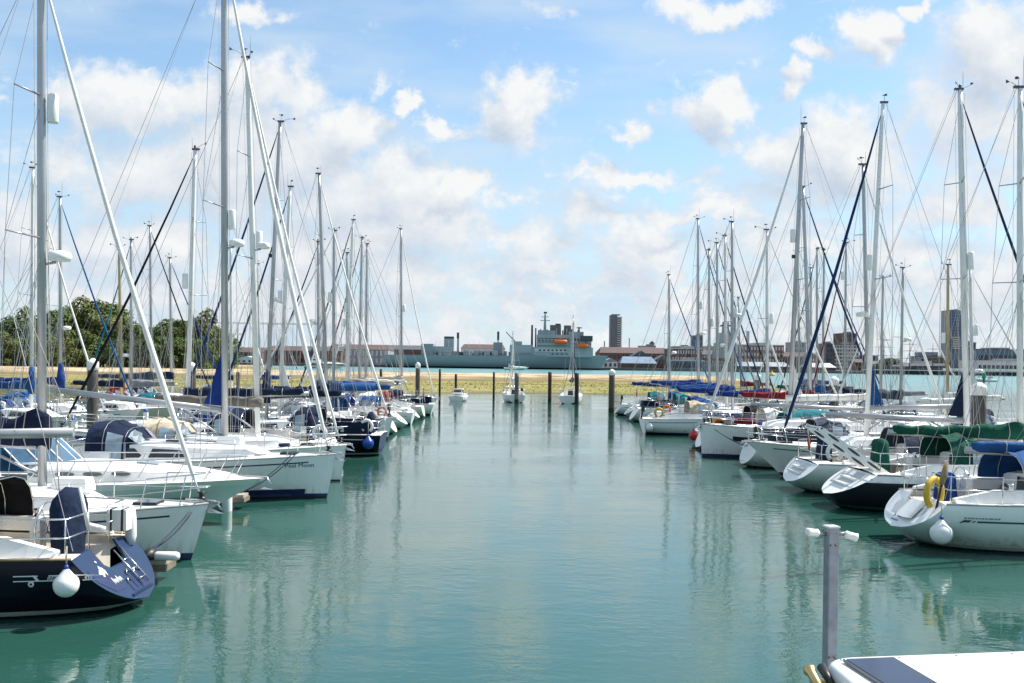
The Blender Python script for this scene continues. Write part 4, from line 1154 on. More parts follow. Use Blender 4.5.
m.grid(rows, True).poly([r[-1] for r in rows]); m.build('stern_locker', M_GEL, tr)
# ---- dark hulled boat with the lettered side cloth
rt, h, hu, tr, vis, xo = boats['sara']
def cloth_fn(a, b):
    x = 2.05 - a; p = h.pt(h.q_at(x, h.fs), 1, 1); return (x, vis * (p[1] * .96 + .05), p[2] + .16 + b)
text_on('Sara', .36, cloth_fn, 'cloth_lettering', INKW, rt, True, .15)

# ------------------------------------------------------------------ things carried on or hung from the boats
def ball(name, loc, r, m, label, drop=.45, group='fenders hung over the boats', neck=M_BLUEB):
    t = empty(name, loc); tag(t, label, 'fender', group)
    pr = [(0, -r * 1.02)] + [(r * math.sin(a), -r * math.cos(a) * 1.02) for a in [math.pi * (i + 1) / 14 for i in range(9)]] + [(r * .55, r * .78), (r * .28, r * 1.12), (r * .15, r * 1.25)]
    MB().lathe(pr, n=20).build('ball', m, t)
    MB().lathe([(r * .17, r * 1.2), (r * .2, r * 1.35), (r * .12, r * 1.55), (0, r * 1.56)], n=10).build('eye', neck, t)
    MB().tube([(0, 0, r * 1.5), (0, 0, r * 1.5 + drop)], .011, 5).build('lanyard', M_ROPE, t)
    return t
def hang_on(key, xloc, zc, r):
    rt, h, hu, tr, vis, xo = boats[key]
    head = 1 if abs(rt.rotation_euler.z) < 1 else -1
    y = vis * max(h.y_at(xloc, zc) + r, h.y_at(xloc, h.fs) + r * .35)
    return (xo + head * xloc, rt.location.y + head * y, zc)
rt, h, *_ = boats['navy']
ball('ball_fender', hang_on('navy', xw(65), at(64, 591, 15.1)[1], .195), .195, M_FEND, 'round white fender with blue neck on the navy hull', .3)
ball('ball_fender', hang_on('r1', X1(937), at(937, 533, 22.6)[1], .25), .25, M_FEND, 'round white fender on the pale hull nearest on the right', .3)
ball('ball_fender', hang_on('sara', .35, .62, .26), .26, M_BLUEB, 'bright blue ball fender on the stern of the dark hulled yacht', .5)
ball('ball_fender', hang_on('beige', .15, .45, .22), .22, M_FEND, 'round white fender at the stern corner of the yacht with beige sprayhood', .4)
ball('ball_fender', (at(690, 438, 55)[0], 53.9, .45), .26, mat('red_ball', (.5, .02, .02), .35), 'red ball fender low between the far right sterns', .5)
def sausage(key, xloc, zc, label, L=.62, r=.115):
    p = hang_on(key, xloc, zc, r)
    t = empty('cylinder_fender', p); tag(t, label, 'fender', 'fenders hung over the boats')
    MB().lathe([(0, -L/2), (r*.5, -L/2 + .01), (r*.9, -L/2 + .06), (r, -L/2 + .12), (r, L/2 - .12), (r*.9, L/2 - .06), (r*.35, L/2), (0.02, L/2 + .05)], n=14).build('tube', M_FEND, t)
    MB().tube([(0, 0, L/2 + .04), (0, .03, L/2 + .6)], .01, 5).build('lanyard', M_ROPE, t)
for k_, x_, z_, lab in (('r2', 3.1, .8, 'white cylinder fender on the dark hull with green covers'), ('l2', 4.3, .55, 'white cylinder fender on the yacht behind the navy one'),
                       ('peel', 4.6, .6, 'white cylinder fender on the Peel Moon yacht'), ('plumb', 3.0, .7, 'white cylinder fender on the high sided yacht'), ('beige', 4.4, .55, 'white cylinder fender on the yacht with beige sprayhood')):
    sausage(k_, x_, z_, lab)

# horseshoe lifebuoy, flags, life raft and other gear at the sterns
def on_boat(key, x, y, z):
    rt = boats[key][0]; head = 1 if abs(rt.rotation_euler.z) < 1 else -1
    return (rt.location.x + head * x, rt.location.y + head * y, z)
p = at(934, 493, 23.3)
o = MB().tube([(.30 * math.cos(a), .0, .32 * math.sin(a)) for a in [R(-58 + 296 * i / 18) for i in range(19)]], .088, 10, ell=(1, .8)).build('horseshoe_buoy', M_YELL, loc=(p[0], 23.3, p[1]), rz=R(35))
tag(o, 'yellow horseshoe buoy on the stern rail nearest on the right', 'lifebuoy')
a_, b_ = at(935, 514, 23.0), at(947, 461, 23.0)
t = empty('flag_staff', (a_[0], 23.0, a_[1])); tag(t, 'black and tan rolled flag staff leaning beside the yellow horseshoe buoy', 'flag staff')
d_ = Vector((b_[0] - a_[0], 0, b_[1] - a_[1]))
MB().tube([(0, 0, 0), d_ * .6], .03, 6).build('staff', M_BLACK, t)
MB().tube([d_ * .55, d_ * .7, d_ * .97], [.05, .085, .05], 8).build('rolled_flag', mat('flag_tan', (.32, .24, .11), .9, var=.3), t)
def ensign(px, py, Y, label, m=M_RED, hgt=1.25):
    X, Z = at(px, py, Y)
    t = empty('ensign', (X, Y, Z)); tag(t, label, 'flag', 'flags at the sterns')
    MB().tube([(0, 0, 0), (-.18, 0, hgt)], .016, 5).build('staff', M_ALUW, t)
    rows = []
    for i in range(8):
        z = hgt * .95 - i * .11; wv = .08 + .02 * math.sin(i * 1.3)
        rows.append([(-.15 + .02 * j + .02 * math.sin(i + j), .04 * math.sin(j * 2.2 + i * .6) * wv * 10, z - .02 * j) for j in range(5)])
    MB().grid(rows, True).build('cloth', m, t)
ensign(812, 462, 33.4, 'drooping red and orange ensign at the stern of the slate tented yacht', mat('ensign_red', (.55, .09, .02), .8, var=.4, scale=7))
ensign(593 + 45, 402, 79, 'drooping red ensign at a far stern of the right row')
ensign(660, 408, 70, 'drooping orange ensign at a stern beyond the beige sprayhood', M_ORANGE)
ensign(425, 402, 71, 'drooping red ensign at a far stern of the left row', mat('ensign_red', (.55, .09, .02), .8), 1.1)
rt, h, *_ = boats['navy']
X, Z = at(117, 520, 17.6)
t = empty('life_raft', (X, 17.7, Z)); tag(t, 'white life raft case strapped to the navy yacht stern rail', 'life raft')
MB().box((0, 0, 0), (.36, .26, .36), taper=.94).build('case', M_PLASW, t)
for dx in (-.1, .1): MB().box((dx, 0, 0), (.04, .28, .38), taper=.94).build('strap', M_BLACK, t)
X, Z = at(131, 525, 17.9)
t = MB().lathe([(0, -.36), (.07, -.34), (.10, -.2), (.095, .1), (.07, .3), (.03, .34), (0, .35)], n=12).build('rescue_bag', M_SAILW, loc=(X, 17.9, Z)); tag(t, 'white rescue sling bag hanging on the navy yacht stern rail', 'bag')
a_, b_ = at(89, 530, 16.5), at(80, 488, 16.5)
t = MB().tube([(0, 0, 0), (b_[0] - a_[0], 0, b_[1] - a_[1])], [.035, .03], 8).build('aerial_pole', M_ALUW, loc=(a_[0], 16.5, a_[1])); tag(t, 'white aerial pole beside the blue wheel cover', 'pole')

M_BUOYS = {'yellow': M_YELL, 'white': M_PLASW, 'orange': M_ORANGE}
def stern_buoy(key_rt, h, x, side, col, label):
    head = 1 if abs(key_rt.rotation_euler.z) < 1 else -1
    q = h.q_at(x, h.fs); y = side * h.w(q) * .98
    o = MB().tube([(.24 * math.cos(a), 0, .26 * math.sin(a)) for a in [R(-55 + 290 * i / 14) for i in range(15)]], .07, 8, ell=(1, .8)).build('horseshoe_buoy', M_BUOYS[col], loc=(key_rt.location.x + head * x, key_rt.location.y + head * y, h.zs(q) + .42), rz=R(8 * head))
    tag(o, label, 'lifebuoy', 'horseshoe buoys on the stern rails')
for key, x, col, lab in (('l5', .7, 'white', 'white horseshoe buoy on the yacht with navy wheel cover, left row'), ('sara', .45, 'white', 'white horseshoe buoy on the dark yacht with the lettered side cloth'), ('l9', .8, 'orange', 'orange horseshoe buoy at the stern under the bright blue bimini'),
                         ('r3', 1.5, 'white', 'white horseshoe buoy on the yacht with slate grey sprayhood'), ('r6', .9, 'yellow', 'yellow horseshoe buoy on the yacht with maroon boom cover'), ('beige', .7, 'yellow', 'yellow horseshoe buoy on the yacht with beige sprayhood'), ('r9', 1.3, 'orange', 'orange horseshoe buoy on the far right yacht with blue sprayhood')):
    rt, h, hu, tr, vis, xo = boats[key]; stern_buoy(rt, h, x, vis, col, lab)

# stern gantry arms on the dark hulled yacht
rt, h, hu, tr, vis, xo = boats['r2']
for yy in (-.75, .62):
    p0, p1 = Vector((2.35, yy, 1.05)), Vector((.35, yy, 2.42))
    d_ = (p1 - p0).normalized(); n_ = Vector((-d_.z, 0, d_.x))
    g = MB().prism([p0 - n_ * .11, p1 - n_ * .07, p1 + n_ * .07, p0 + n_ * .11], (0, .09, 0)).build('gantry_arm', M_GEL, rt)
    for t_ in (.2, .5, .8):
        c = p0.lerp(p1, t_); L_ = .27 - .08 * t_
        ring = [c + d_ * (L_ * math.cos(a)) + n_ * (.038 * math.sin(a)) + Vector((0, -.004, 0)) for a in [2 * math.pi * i / 12 for i in range(12)]]
        MB().prism(ring, (0, .098, 0)).build('lightening_hole', mat('hole_dark', (.05, .07, .07), .8), g)
MB().tube([(.4, -.75, 2.42), (.4, .70, 2.42)], .035, 6).build('gantry_bar', M_STEEL, rt)

# ------------------------------------------------------------------ pontoons, piles, ropes
def planks(x0, x1, y0, y1, z=.52, name='pontoon', label='', grp=None, along='y'):
    t = empty(name, ((x0 + x1) / 2, y0, 0)); tag(t, label, 'pontoon', grp)
    wx, ly = x1 - x0, y1 - y0
    MB().box((0, ly / 2, z - .04), (wx, ly, .08)).build('decking', M_WOODP, t)
    fm = MB()
    MB().box((0, ly / 2, z - .145), (wx + .06, ly + .06, .12)).build('fascia', mat('fascia_timber', (.2, .16, .12), .8, var=.3), t)
    n = max(2, int(max(wx, ly) / 3))
    for i in range(min(n, 40)):
        f_ = (i + .5) / n
        c = (0, ly * f_, .1) if along == 'y' else (-wx / 2 + wx * f_, ly / 2, .1)
        d = (wx * .86, ly / n * .8, .5) if along == 'y' else (wx / n * .8, ly * .86, .5)
        MB().box(c, d).build('float', M_CONC, t)
    return t
planks(-20.6, -18.5, 8, 93, label='long timber decked pontoon serving the left rows', grp='main walkways')
planks(18.7, 20.9, 12, 93, label='long timber decked pontoon serving the right rows', grp='main walkways')
fl = [18.98, 28.2, 37.2, 47.5, 56.2, 64.9, 73.3, 82.0]
for i, y in enumerate(fl):
    planks(-18.5, (-6.45, -7.45, -7.6)[i] if i < 3 else -8, y - .27, y + .27, .42, 'finger_pontoon', f'narrow finger pontoon between boats, {ORD[i]} from the camera on the left', 'finger pontoons between the boats', 'x')
fr_ = [27.7, 36.45, 44.1, 53.1, 63.9, 72.8, 81.8]
for i, y in enumerate(fr_):
    planks(11.6, 18.7, y - .27, y + .27, .42, 'finger_pontoon', f'narrow finger pontoon between boats, {ORD[i]} from the camera on the right', 'finger pontoons between the boats', 'x')
X, Z = at(231, 494, 27.9)
t = MB().lathe([(0, -.42), (.08, -.41), (.13, -.36), (.14, -.3), (.14, .3), (.13, .36), (.08, .41), (0, .42)], n=14).build('end_fender', M_FEND, loc=(-7.85, 27.75, .24)); tag(t, 'upright white fender on the finger pontoon end beside the low motor cruiser', 'fender', 'fenders on the finger pontoon ends')
t = MB().lathe([(0, -.2), (.10, -.14), (.125, 0), (.10, .14), (0, .2)], n=12, axis='y').build('end_fender', M_BLACK, loc=(-6.75, 18.8, .52)); tag(t, 'black roller fender on the finger pontoon end beside the navy yacht', 'fender', 'fenders on the finger pontoon ends')
t = MB().lathe([(0, -.24), (.06, -.23), (.085, -.18), (.085, .18), (.06, .23), (0, .24)], n=12, axis='x').build('end_fender', M_FEND, loc=(-6.42, 18.75, .50)); tag(t, 'white roller fender lying on the finger pontoon end beside the navy yacht', 'fender', 'fenders on the finger pontoon ends')

def pile(px, ptop, Y, r, label, cap=True, m=M_PILE, group='mooring piles', seed=0):
    X, Z = at(px, ptop, Y)
    t = empty('mooring_pile', (X, Y, -1)); tag(t, label, 'pile', group)
    top = Z + 1 - (.28 if cap else 0)
    rows = []
    rnd = random.Random(seed + px)
    pr = []
    for i in range(9): pr.append((r * (1 + rnd.uniform(-.03, .03)), top * i / 8))
    MB().lathe(pr + [(0, top)], n=14).build('post', m, t)
    MB().lathe([(r * 1.012, .6), (r * 1.03, .9), (r * 1.03, 1.25), (r * 1.012, 1.4)], n=14).build('weed_band', mat('weed', (.018, .026, .012), .9, var=.5, scale=9), t)
    if cap: MB().lathe([(r * 1.03, top - .28), (r * 1.13, top - .27), (r * 1.13, top + .06), (r * 1.06, top + .11), (r * .3, top + .26), (0, top + .28)], n=16).build('cap', M_CAP, t)
    return t
pile(93, 358, 45, .23, 'brown timber pile with white cap behind the silver boom, left pontoon', seed=1)
pile(192, 362, 60, .25, 'brown timber pile with white cap just left of the royal blue sail corner', seed=2)
pile(418, 362, 88, .2, 'grey pile with white cap at the far end of the left row', seed=3)
pile(979, 382, 42, .29, 'brown timber pile with white cap beside the twin masts, right pontoon', seed=4)
pile(834, 376, 60, .26, 'brown timber pile with white cap between the two tall right masts', seed=5)
pile(757, 373, 79, .27, 'brown timber pile with white cap, farthest along the right pontoon', seed=6)
pile(612, 369, 88, .26, 'tall dark pile with white cap standing alone at the far right row end', seed=7)
M_PD = mat('post_dark', (.03, .026, .024), .8, var=.5, scale=3, stretch=(3, 3, .5))
for px, pt_, Y, r, lab, mm in ((440, 369, 100, .11, 'thin dark post by the small wheelhouse motor boat', M_PD), (456, 374, 112, .14, 'dark post in front of the wheelhouse motor boat', M_PD), (494, 372, 117, .13, 'dark red brown post alone left of the small yacht', M_PD),
                              (517, 373, 106, .24, 'grey weathered post in front of the lone small yacht', mat('post_grey', (.16, .15, .14), .85, var=.4)), (550, 372, 109, .2, 'rust brown post between the two small far yachts', mat('post_rust', (.07, .03, .02), .85, var=.5)),
                              (577, 373, 105, .22, 'black post beside the small yacht with dark furled headsail', M_PD), (381, 369, 150, .2, 'short dark stake standing in the marsh left of the capped pile', M_PD), (238, 372, 128, .22, 'dark red stake at the edge of the marsh on the left', mat('post_rust', (.07, .03, .02), .85)),
                              (266, 367, 128, .24, 'dark stake pair outer post in the left marsh', M_PD)):
    pile(px, pt_, Y, r, lab, False, mm, 'timber posts off the marsh', 3)

def line(p0, p1, sag, label, m=M_ROPED, r=.016):
    P = []
    for i in range(13):
        t = i / 12; q = Vector(p0).lerp(Vector(p1), t); q.z -= sag * 4 * t * (1 - t); P.append(q - Vector(p0))
    o = MB().tube(P, r, 5).build('mooring_line', m, loc=p0); tag(o, label, 'rope', 'mooring lines')
def pw(px, py, Y): a = at(px, py, Y); return (a[0], Y, a[1])
line(pw(293, 453, 29.3), pw(238, 494, 28.3), .12, 'dark mooring line from the lettered bow down to the finger pontoon')
line(pw(296, 454, 29.35), pw(222, 497, 28.35), .25, 'slacker dark mooring line from the lettered bow to the finger pontoon')
line(pw(190, 511, 20.2), pw(151, 549, 19.2), .06, 'dark mooring line from the white bow behind the navy stern')
line(pw(192, 512, 20.2), pw(146, 551, 19.3), .14, 'slacker dark mooring line from the white bow behind the navy stern')
line(pw(714, 429, 45.2), pw(752, 447, 44.5), .1, 'dark mooring line crossing the high sided white bow')
line(pw(716, 430, 45.2), pw(770, 452, 44.5), .2, 'slack mooring line crossing the high sided white bow lower down')
# lifebuoy stand and power pedestals on the pontoons
def pedestal(X, Y, lab):
    t = empty('power_pedestal', (X, Y, .52)); tag(t, lab, 'pedestal', 'power pedestals on the pontoons')
    MB().box((0, 0, .45), (.2, .2, .9)).build('post', M_PLASW, t); MB().lathe([(.13, .9), (.14, .98), (.08, 1.05), (0, 1.06)], n=10).build('lamp_cap', mat('cap_blue', (.03, .1, .3), .4), t)
for i, y in enumerate((34, 43.5, 52, 61)): pedestal(-19.0, y, f'white power pedestal, {ORD[i]} from the camera on the left pontoon')
for i, y in enumerate((32, 40.5, 49, 59)): pedestal(19.2, y, f'white power pedestal, {ORD[i]} from the camera on the right pontoon')
X, Z = at(203, 415, 57)
t = empty('lifebuoy_stand', (X, 57, .52)); tag(t, 'lifebuoy stand with two orange rings on the left pontoon', 'lifebuoy stand')
MB().tube([(0, 0, 0), (0, 0, 1.5)], .05, 8).build('post', M_PLASW, t)
for dx in (-.5, .5): MB().tube([(dx + .32 * math.cos(a), -.08, 1.15 + .32 * math.sin(a)) for a in [2 * math.pi * i / 20 for i in range(21)]], .08, 8).build('lifebuoy_ring', M_ORANGE, t)
MB().box((0, 0, 1.15), (1.1, .05, .08)).build('crossbar', M_PLASW, t)
# ------------------------------------------------------------------ the marsh and sand bank across the basin
def hsh(x, y):
    return math.sin(x * .071 + 1.3) * .5 + math.sin(y * .13 + x * .031) * .35 + math.sin(x * .23 + y * .17) * .2
def bank_z(x, y):
    edge = 133 + 3.5 * math.sin(x * .06) + 2 * math.sin(x * .17 + 1)
    end = sst(52, 34, x - (y - 150) * .16)                  # the bank runs out towards the right
    back = 245 + 10 * math.sin(x * .03) + 260 * sst(-75, -130, x)
    t = y - edge
    z = -.35 + 1.05 * sst(-6, 22, t) + 1.25 * sst(38, 66, t) - .35 * sst(90, 130, t)
    z += .10 * hsh(x * 3, y * 3) * sst(4, 30, t)
    z = lerp(z, -.8, sst(back, back + 25, y))
    return lerp(-.8, z, end)
xs_ = [-420 + 6 * i for i in range(55)] + [-90 + 2.0 * i for i in range(1, 85)]
ys_ = [122 + 1.6 * i for i in range(70)] + [236 + 8 * i for i in range(42)]
m = MB().grid([[(x, y, bank_z(x, y)) for x in xs_] for y in ys_], True)
def bank_mat():
    m, nt, b = nodes('marsh_bank'); N, Lk = nt.nodes, nt.links
    geo = N.new('ShaderNodeNewGeometry'); sp = N.new('ShaderNodeSeparateXYZ'); Lk.new(geo.outputs['Position'], sp.inputs[0])
    def noise(s, d, sc=(1, 1, 1)):
        mp = N.new('ShaderNodeMapping'); mp.inputs['Scale'].default_value = sc; Lk.new(geo.outputs['Position'], mp.inputs[0])
        n = N.new('ShaderNodeTexNoise'); n.inputs['Scale'].default_value = s; n.inputs['Detail'].default_value = d; Lk.new(mp.outputs[0], n.inputs['Vector']); return n.outputs[0]
    def rng(x, a, b_, c=0, d=1):
        n = N.new('ShaderNodeMapRange'); n.interpolation_type = 'SMOOTHSTEP'; Lk.new(x, n.inputs[0])
        for i, q in enumerate((a, b_, c, d)): n.inputs[i + 1].default_value = q
        return n.outputs[0]
    def mix(f, a, c):
        n = N.new('ShaderNodeMix'); n.data_type = 'RGBA'; Lk.new(f, n.inputs[0])
        for i, q in ((6, a), (7, c)):
            if isinstance(q, tuple): n.inputs[i].default_value = (*q, 1)
            else: Lk.new(q, n.inputs[i])
        return n.outputs[2]
    grass = mix(rng(noise(.09, 5, (1, 2.4, 1)), .4, .6), (.23, .22, .07), (.29, .245, .10))
    grass = mix(rng(noise(.5, 4, (1, 1.6, 1)), .5, .75), grass, (.12, .13, .035))
    sand = mix(rng(noise(.22, 5), .35, .65), (.37, .285, .175), (.52, .42, .285))
    mud = (.13, .115, .075)
    ad = N.new('ShaderNodeMath'); ad.operation = 'ADD'; Lk.new(sp.outputs[2], ad.inputs[0])
    nz = N.new('ShaderNodeMath'); nz.operation = 'MULTIPLY_ADD'; Lk.new(noise(.15, 5, (1, 1.8, 1)), nz.inputs[0]); nz.inputs[1].default_value = 1.1; nz.inputs[2].default_value = -.55
    Lk.new(nz.outputs[0], ad.inputs[1])
    low = mix(rng(ad.outputs[0], .8, 1.2), mix(rng(sp.outputs[2], .05, .22), mud, grass), (.20, .145, .08))
    c = mix(rng(ad.outputs[0], 1.25, 1.75), low, sand)
    c = mix(rng(noise(.09, 5, (1, 2.6, 1)), .54, .64), c, (.17, .15, .07))
    Lk.new(c, b.inputs['Base Color']); b.inputs['Roughness'].default_value = .95; b.inputs['Specular IOR Level'].default_value = .1
    bp = N.new('ShaderNodeBump'); bp.inputs['Distance'].default_value = .25; Lk.new(noise(1.4, 5), bp.inputs['Height']); Lk.new(bp.outputs[0], b.inputs['Normal'])
    return m
tag(m.build('marsh_ground', bank_mat()), 'low green salt marsh with a sandy bank along its back', kind='structure')
rnd = random.Random(11)
gm_ = MB()
while len(gm_.f) < 9000:
    x = rnd.uniform(-70, 44); y = rnd.uniform(134, 185) if rnd.random() < .8 else rnd.uniform(185, 235); z = bank_z(x, y)
    if z < .12 or z > .95: continue
    dens_ = math.sin(x * .4) * math.sin(y * .5 + x * .1) + rnd.uniform(-1, .8)
    if dens_ < -.3: continue
    hh = rnd.uniform(.05, .15); 
    for j in range(2):
        a = rnd.uniform(0, 6.28); w = rnd.uniform(.05, .16); lx, ly = rnd.uniform(-.2, .2), rnd.uniform(-.2, .2)
        gm_.add([(x - w * math.cos(a), y - w * math.sin(a), z - .04), (x + w * math.cos(a), y + w * math.sin(a), z - .04), (x + lx, y + ly, z + hh)], [(0, 1, 2)])
tag(gm_.build('marsh_grass', mat('marsh_grass_blades', (.24, .235, .08), .9, var=.5, scale=.12)), 'tufted yellow green grass over the salt marsh', 'grass', kind='stuff')

# ------------------------------------------------------------------ trees on the left shore
M_TRUNK = mat('bark', (.07, .055, .04), .9, var=.4)
def leaf_mat(i, c):
    m, nt, b = nodes(f'leaves_{i}'); N, Lk = nt.nodes, nt.links
    geo = N.new('ShaderNodeNewGeometry'); no = N.new('ShaderNodeTexNoise'); no.inputs['Scale'].default_value = .45; no.inputs['Detail'].default_value = 4
    Lk.new(geo.outputs['Position'], no.inputs['Vector'])
    mx = N.new('ShaderNodeMix'); mx.data_type = 'RGBA'; Lk.new(geo.outputs['Random Per Island'], mx.inputs[0])
    mx.inputs[6].default_value = (c[0] * .8, c[1] * .82, c[2] * .8, 1); mx.inputs[7].default_value = (c[0] * 1.2, c[1] * 1.15, c[2] * 1.1, 1)
    m2 = N.new('ShaderNodeMix'); m2.data_type = 'RGBA'; m2.blend_type = 'MULTIPLY'; m2.inputs[0].default_value = .8; Lk.new(mx.outputs[2], m2.inputs[6])
    rr = N.new('ShaderNodeMapRange'); rr.inputs[1].default_value = .35; rr.inputs[2].default_value = .65; rr.inputs[3].default_value = .55; rr.inputs[4].default_value = 1.3
    Lk.new(no.outputs[0], rr.inputs[0]); Lk.new(rr.outputs[0], m2.inputs[7])
    Lk.new(m2.outputs[2], b.inputs['Base Color']); b.inputs['Roughness'].default_value = .75; b.inputs['Specular IOR Level'].default_value = .2
    return m
LEAF = [leaf_mat(i, c) for i, c in enumerate([(.10, .135, .038), (.08, .12, .035), (.12, .14, .042), (.06, .095, .032)])]
def crown_mesh(seed, flat=1.0, n=4200, lift=.12):
    """unit crown (radius about 1 wide, 1.9 tall): clumps of small leaf faces on boughs"""
    rnd = random.Random(seed); m = MB()
    lobes = []
    for i in range(26):
        a = rnd.uniform(0, 6.28); t = rnd.uniform(0, 1) ** .8; zz = lift + 1.62 * t
        rr = (.86 * math.sin(math.pi * min(1, .22 + .78 * t) ** .9) + .1) * rnd.uniform(.45, .95)
        lobes.append((rr * math.cos(a), rr * math.sin(a), zz * flat, rnd.uniform(.22, .42)))
    for i in range(n):
        lx, ly, lz, lr = rnd.choice(lobes)
        d = Vector((rnd.gauss(0, 1), rnd.gauss(0, 1), rnd.gauss(0, 1) + .25)).normalized()
        p = Vector((lx, ly, lz)) + d * lr * rnd.uniform(.72, 1.12)
        if p.z < .02: continue
        nrm = (d + Vector((rnd.gauss(0, .3), rnd.gauss(0, .3), rnd.gauss(0, .3)))).normalized()
        u = nrm.orthogonal().normalized(); v = nrm.cross(u); s_ = rnd.uniform(.03, .068)
        a = rnd.uniform(0, 6.28); u, v = u * math.cos(a) + v * math.sin(a), v * math.cos(a) - u * math.sin(a)
        m.add([p - u * s_, p + v * s_ * .7, p + u * s_, p - v * s_ * .8], [(0, 1, 2, 3)])
    return m
crowns = []
for i in range(5):
    me_o = crown_mesh(40 + i, (1, .95, 1.1, .85, 1.0)[i]).build('crown', LEAF[i % 4]); crowns.append(me_o.data); bpy.data.objects.remove(me_o)
tk = MB().tube([(0, 0, -.3), (.02, 0, .3), (-.02, .03, .8), (.03, 0, 1.3)], [.07, .05, .04, .015], 7)
for a in (0.3, 1.9, 3.6, 5.0):
    tk.tube([(0, 0, .45 + .08 * a), (.3 * math.cos(a), .3 * math.sin(a), .75 + .08 * a), (.55 * math.cos(a), .55 * math.sin(a), .95 + .09 * a)], [.03, .02, .008], 5)
tko = tk.build('trunk', M_TRUNK); tkm = tko.data; bpy.data.objects.remove(tko)
TREES = [(-52,318,300,2),(-30,322,295,0),(-8,318,300,1),(12,311,290,0),(27,314,305,3),(42,319,285,1),(56,309,300,0),(72,307,310,2),(84,305,285,4),(100,301,290,1),(112,304,300,0),(127,318,280,3),(141,322,300,1),
         (156,322,285,0),(168,318,300,2),(181,319,290,1),(194,318,300,3),(206,316,285,0),(217,326,300,1),(5,336,258,3),(33,338,262,2),(62,333,255,1),(90,334,262,3),(118,336,258,0),(147,338,260,2),(175,337,262,1),(202,340,258,3),(222,342,272,0),(18,338,266,1),(48,332,268,0),(76,336,264,3),(104,334,268,2),(132,338,262,1),(161,336,268,3),(189,338,264,0),(-6,337,266,3),(-20,335,262,2)]
tw = ['rounded', 'broad', 'domed', 'ragged', 'tall']
for i, (px, py, Y, k) in enumerate(TREES):
    X, Zt = at(px, py, Y); zb = bank_z(X, Y); zb = max(zb, 1.0)
    hgt = Zt - zb
    front = Y < 270
    t = empty('broadleaf_tree', (X, Y, zb), rz=i * 1.7)
    if front: order = f'low {tw[k]} olive green tree at the front of the wood, {ORD[[j for j, q in enumerate(sorted(q[0] for q in TREES if q[2] < 270)) if q == px][0]]} from the left'
    else:
        order = f'{tw[k]} green tree in the back of the wood, {(ORD + ["eighteenth", "nineteenth", "twentieth", "twenty-first"])[[j for j, q in enumerate(sorted(q[0] for q in TREES if q[2] >= 270)) if q == px][0]]} from the left'
    tag(t, order, 'tree', 'trees of the wood on the left shore')
    s_ = hgt / 1.95
    for nm, me in (('crown', crowns[(k + i) % 5]), ('trunk', tkm)):
        o = bpy.data.objects.new(nm, me); COL.objects.link(o); o.parent = t
        o.scale = (s_ * (1.0 if not front else 1.25),) * 2 + (s_,)

# ------------------------------------------------------------------ the far shore
SHORE = 775
MQ = mat('quay_stone', (.12, .11, .10), .9, var=.4, scale=.2, stretch=(.3, 1, 2))
q_ = MB().add([(-2600, SHORE, -2), (3000, SHORE, -2), (3000, SHORE, 1.9), (-2600, SHORE, 1.9), (3000, 6000, 2.5), (-2600, 6000, 2.5)], [(0, 1, 2, 3), (3, 2, 4, 5)])
tag(q_.build('far_shore', MQ), 'dark stone quay of the far dockyard shore', kind='structure')
BR = {'brick': (.17, .085, .065), 'brick2': (.23, .125, .095), 'pale': (.6, .57, .52), 'cream': (.55, .48, .38), 'grey': (.28, .3, .32), 'dark': (.07, .075, .085), 'white': (.74, .74, .72), 'brown': (.15, .10, .075), 'steel': (.2, .26, .31), 'bluegrey': (.12, .17, .23)}
def wmat(k): return mat('wall_' + k, BR[k], .85, var=.2, scale=.15, dirt=.2)
RF = {'slate': (.085, .09, .10), 'tile': (.10, .06, .052), 'lead': (.3, .34, .38), 'blue': (.16, .23, .32), 'pale': (.6, .6, .58)}
def rmat(k): return mat('roof_' + k, RF[k], .7, var=.25, scale=.25)
GW = mat('far_window', (.03, .04, .05), .15, var=.2); WWIN = mat('far_window_pale', (.6, .6, .58), .4)
def building(name, label, x0, x1, pt, Y, depth, wall, roof=None, rmt='slate', rise=0.0, win=None, group='buildings of the far dockyard', cat='building', ww=.5, wh=.5, pale=False, z0=1.6, gable=False):
    X0, Z = at(x0, pt, Y); X1 = at(x1, pt, Y)[0]; Z = at((x0 + x1) / 2, pt, Y)[1]
    cx, w = (X0 + X1) / 2, X1 - X0
    t = empty(name, (cx, Y, z0)); tag(t, label, cat, group)
    hw = Z - z0 - rise
    MB().box((0, depth / 2, hw / 2), (w, depth, hw)).build('wall', wmat(wall), t)
    if roof == 'pitch':
        MB().add([(-w/2-.4, -.5, hw), (w/2+.4, -.5, hw), (w/2+.4, depth+.5, hw), (-w/2-.4, depth+.5, hw), (-w/2+rise*.5, depth/2, hw+rise), (w/2-rise*.5, depth/2, hw+rise)],
                 [(3,2,1,0),(0,1,5,4),(2,3,4,5),(1,2,5),(3,0,4)]).build('roof', rmat(rmt), t)
    elif roof == 'gable':
        MB().prism([(-w/2-.4, -.4, hw), (w/2+.4, -.4, hw), (0, -.4, hw + rise)], (0, depth + .8, 0)).build('roof', rmat(rmt), t)
    elif roof == 'flat':
        MB().box((0, depth/2, hw + .4), (w + .5, depth + .5, .8)).build('roof', rmat(rmt), t)
        MB().box((w*.12, depth/2, hw + 1.6), (w*.3, depth*.5, 2.2)).build('plant_room', wmat('grey'), t)
    if win:
        r_, c_ = win
        for i in range(r_):
            for j in range(c_):
                wx = w / c_; hy = hw / r_
                MB().box((-w/2 + wx*(j+.5), -.12, hy*(i+.52)), (wx*ww, .3, hy*wh)).build('window', WWIN if pale else GW, t)
    return t

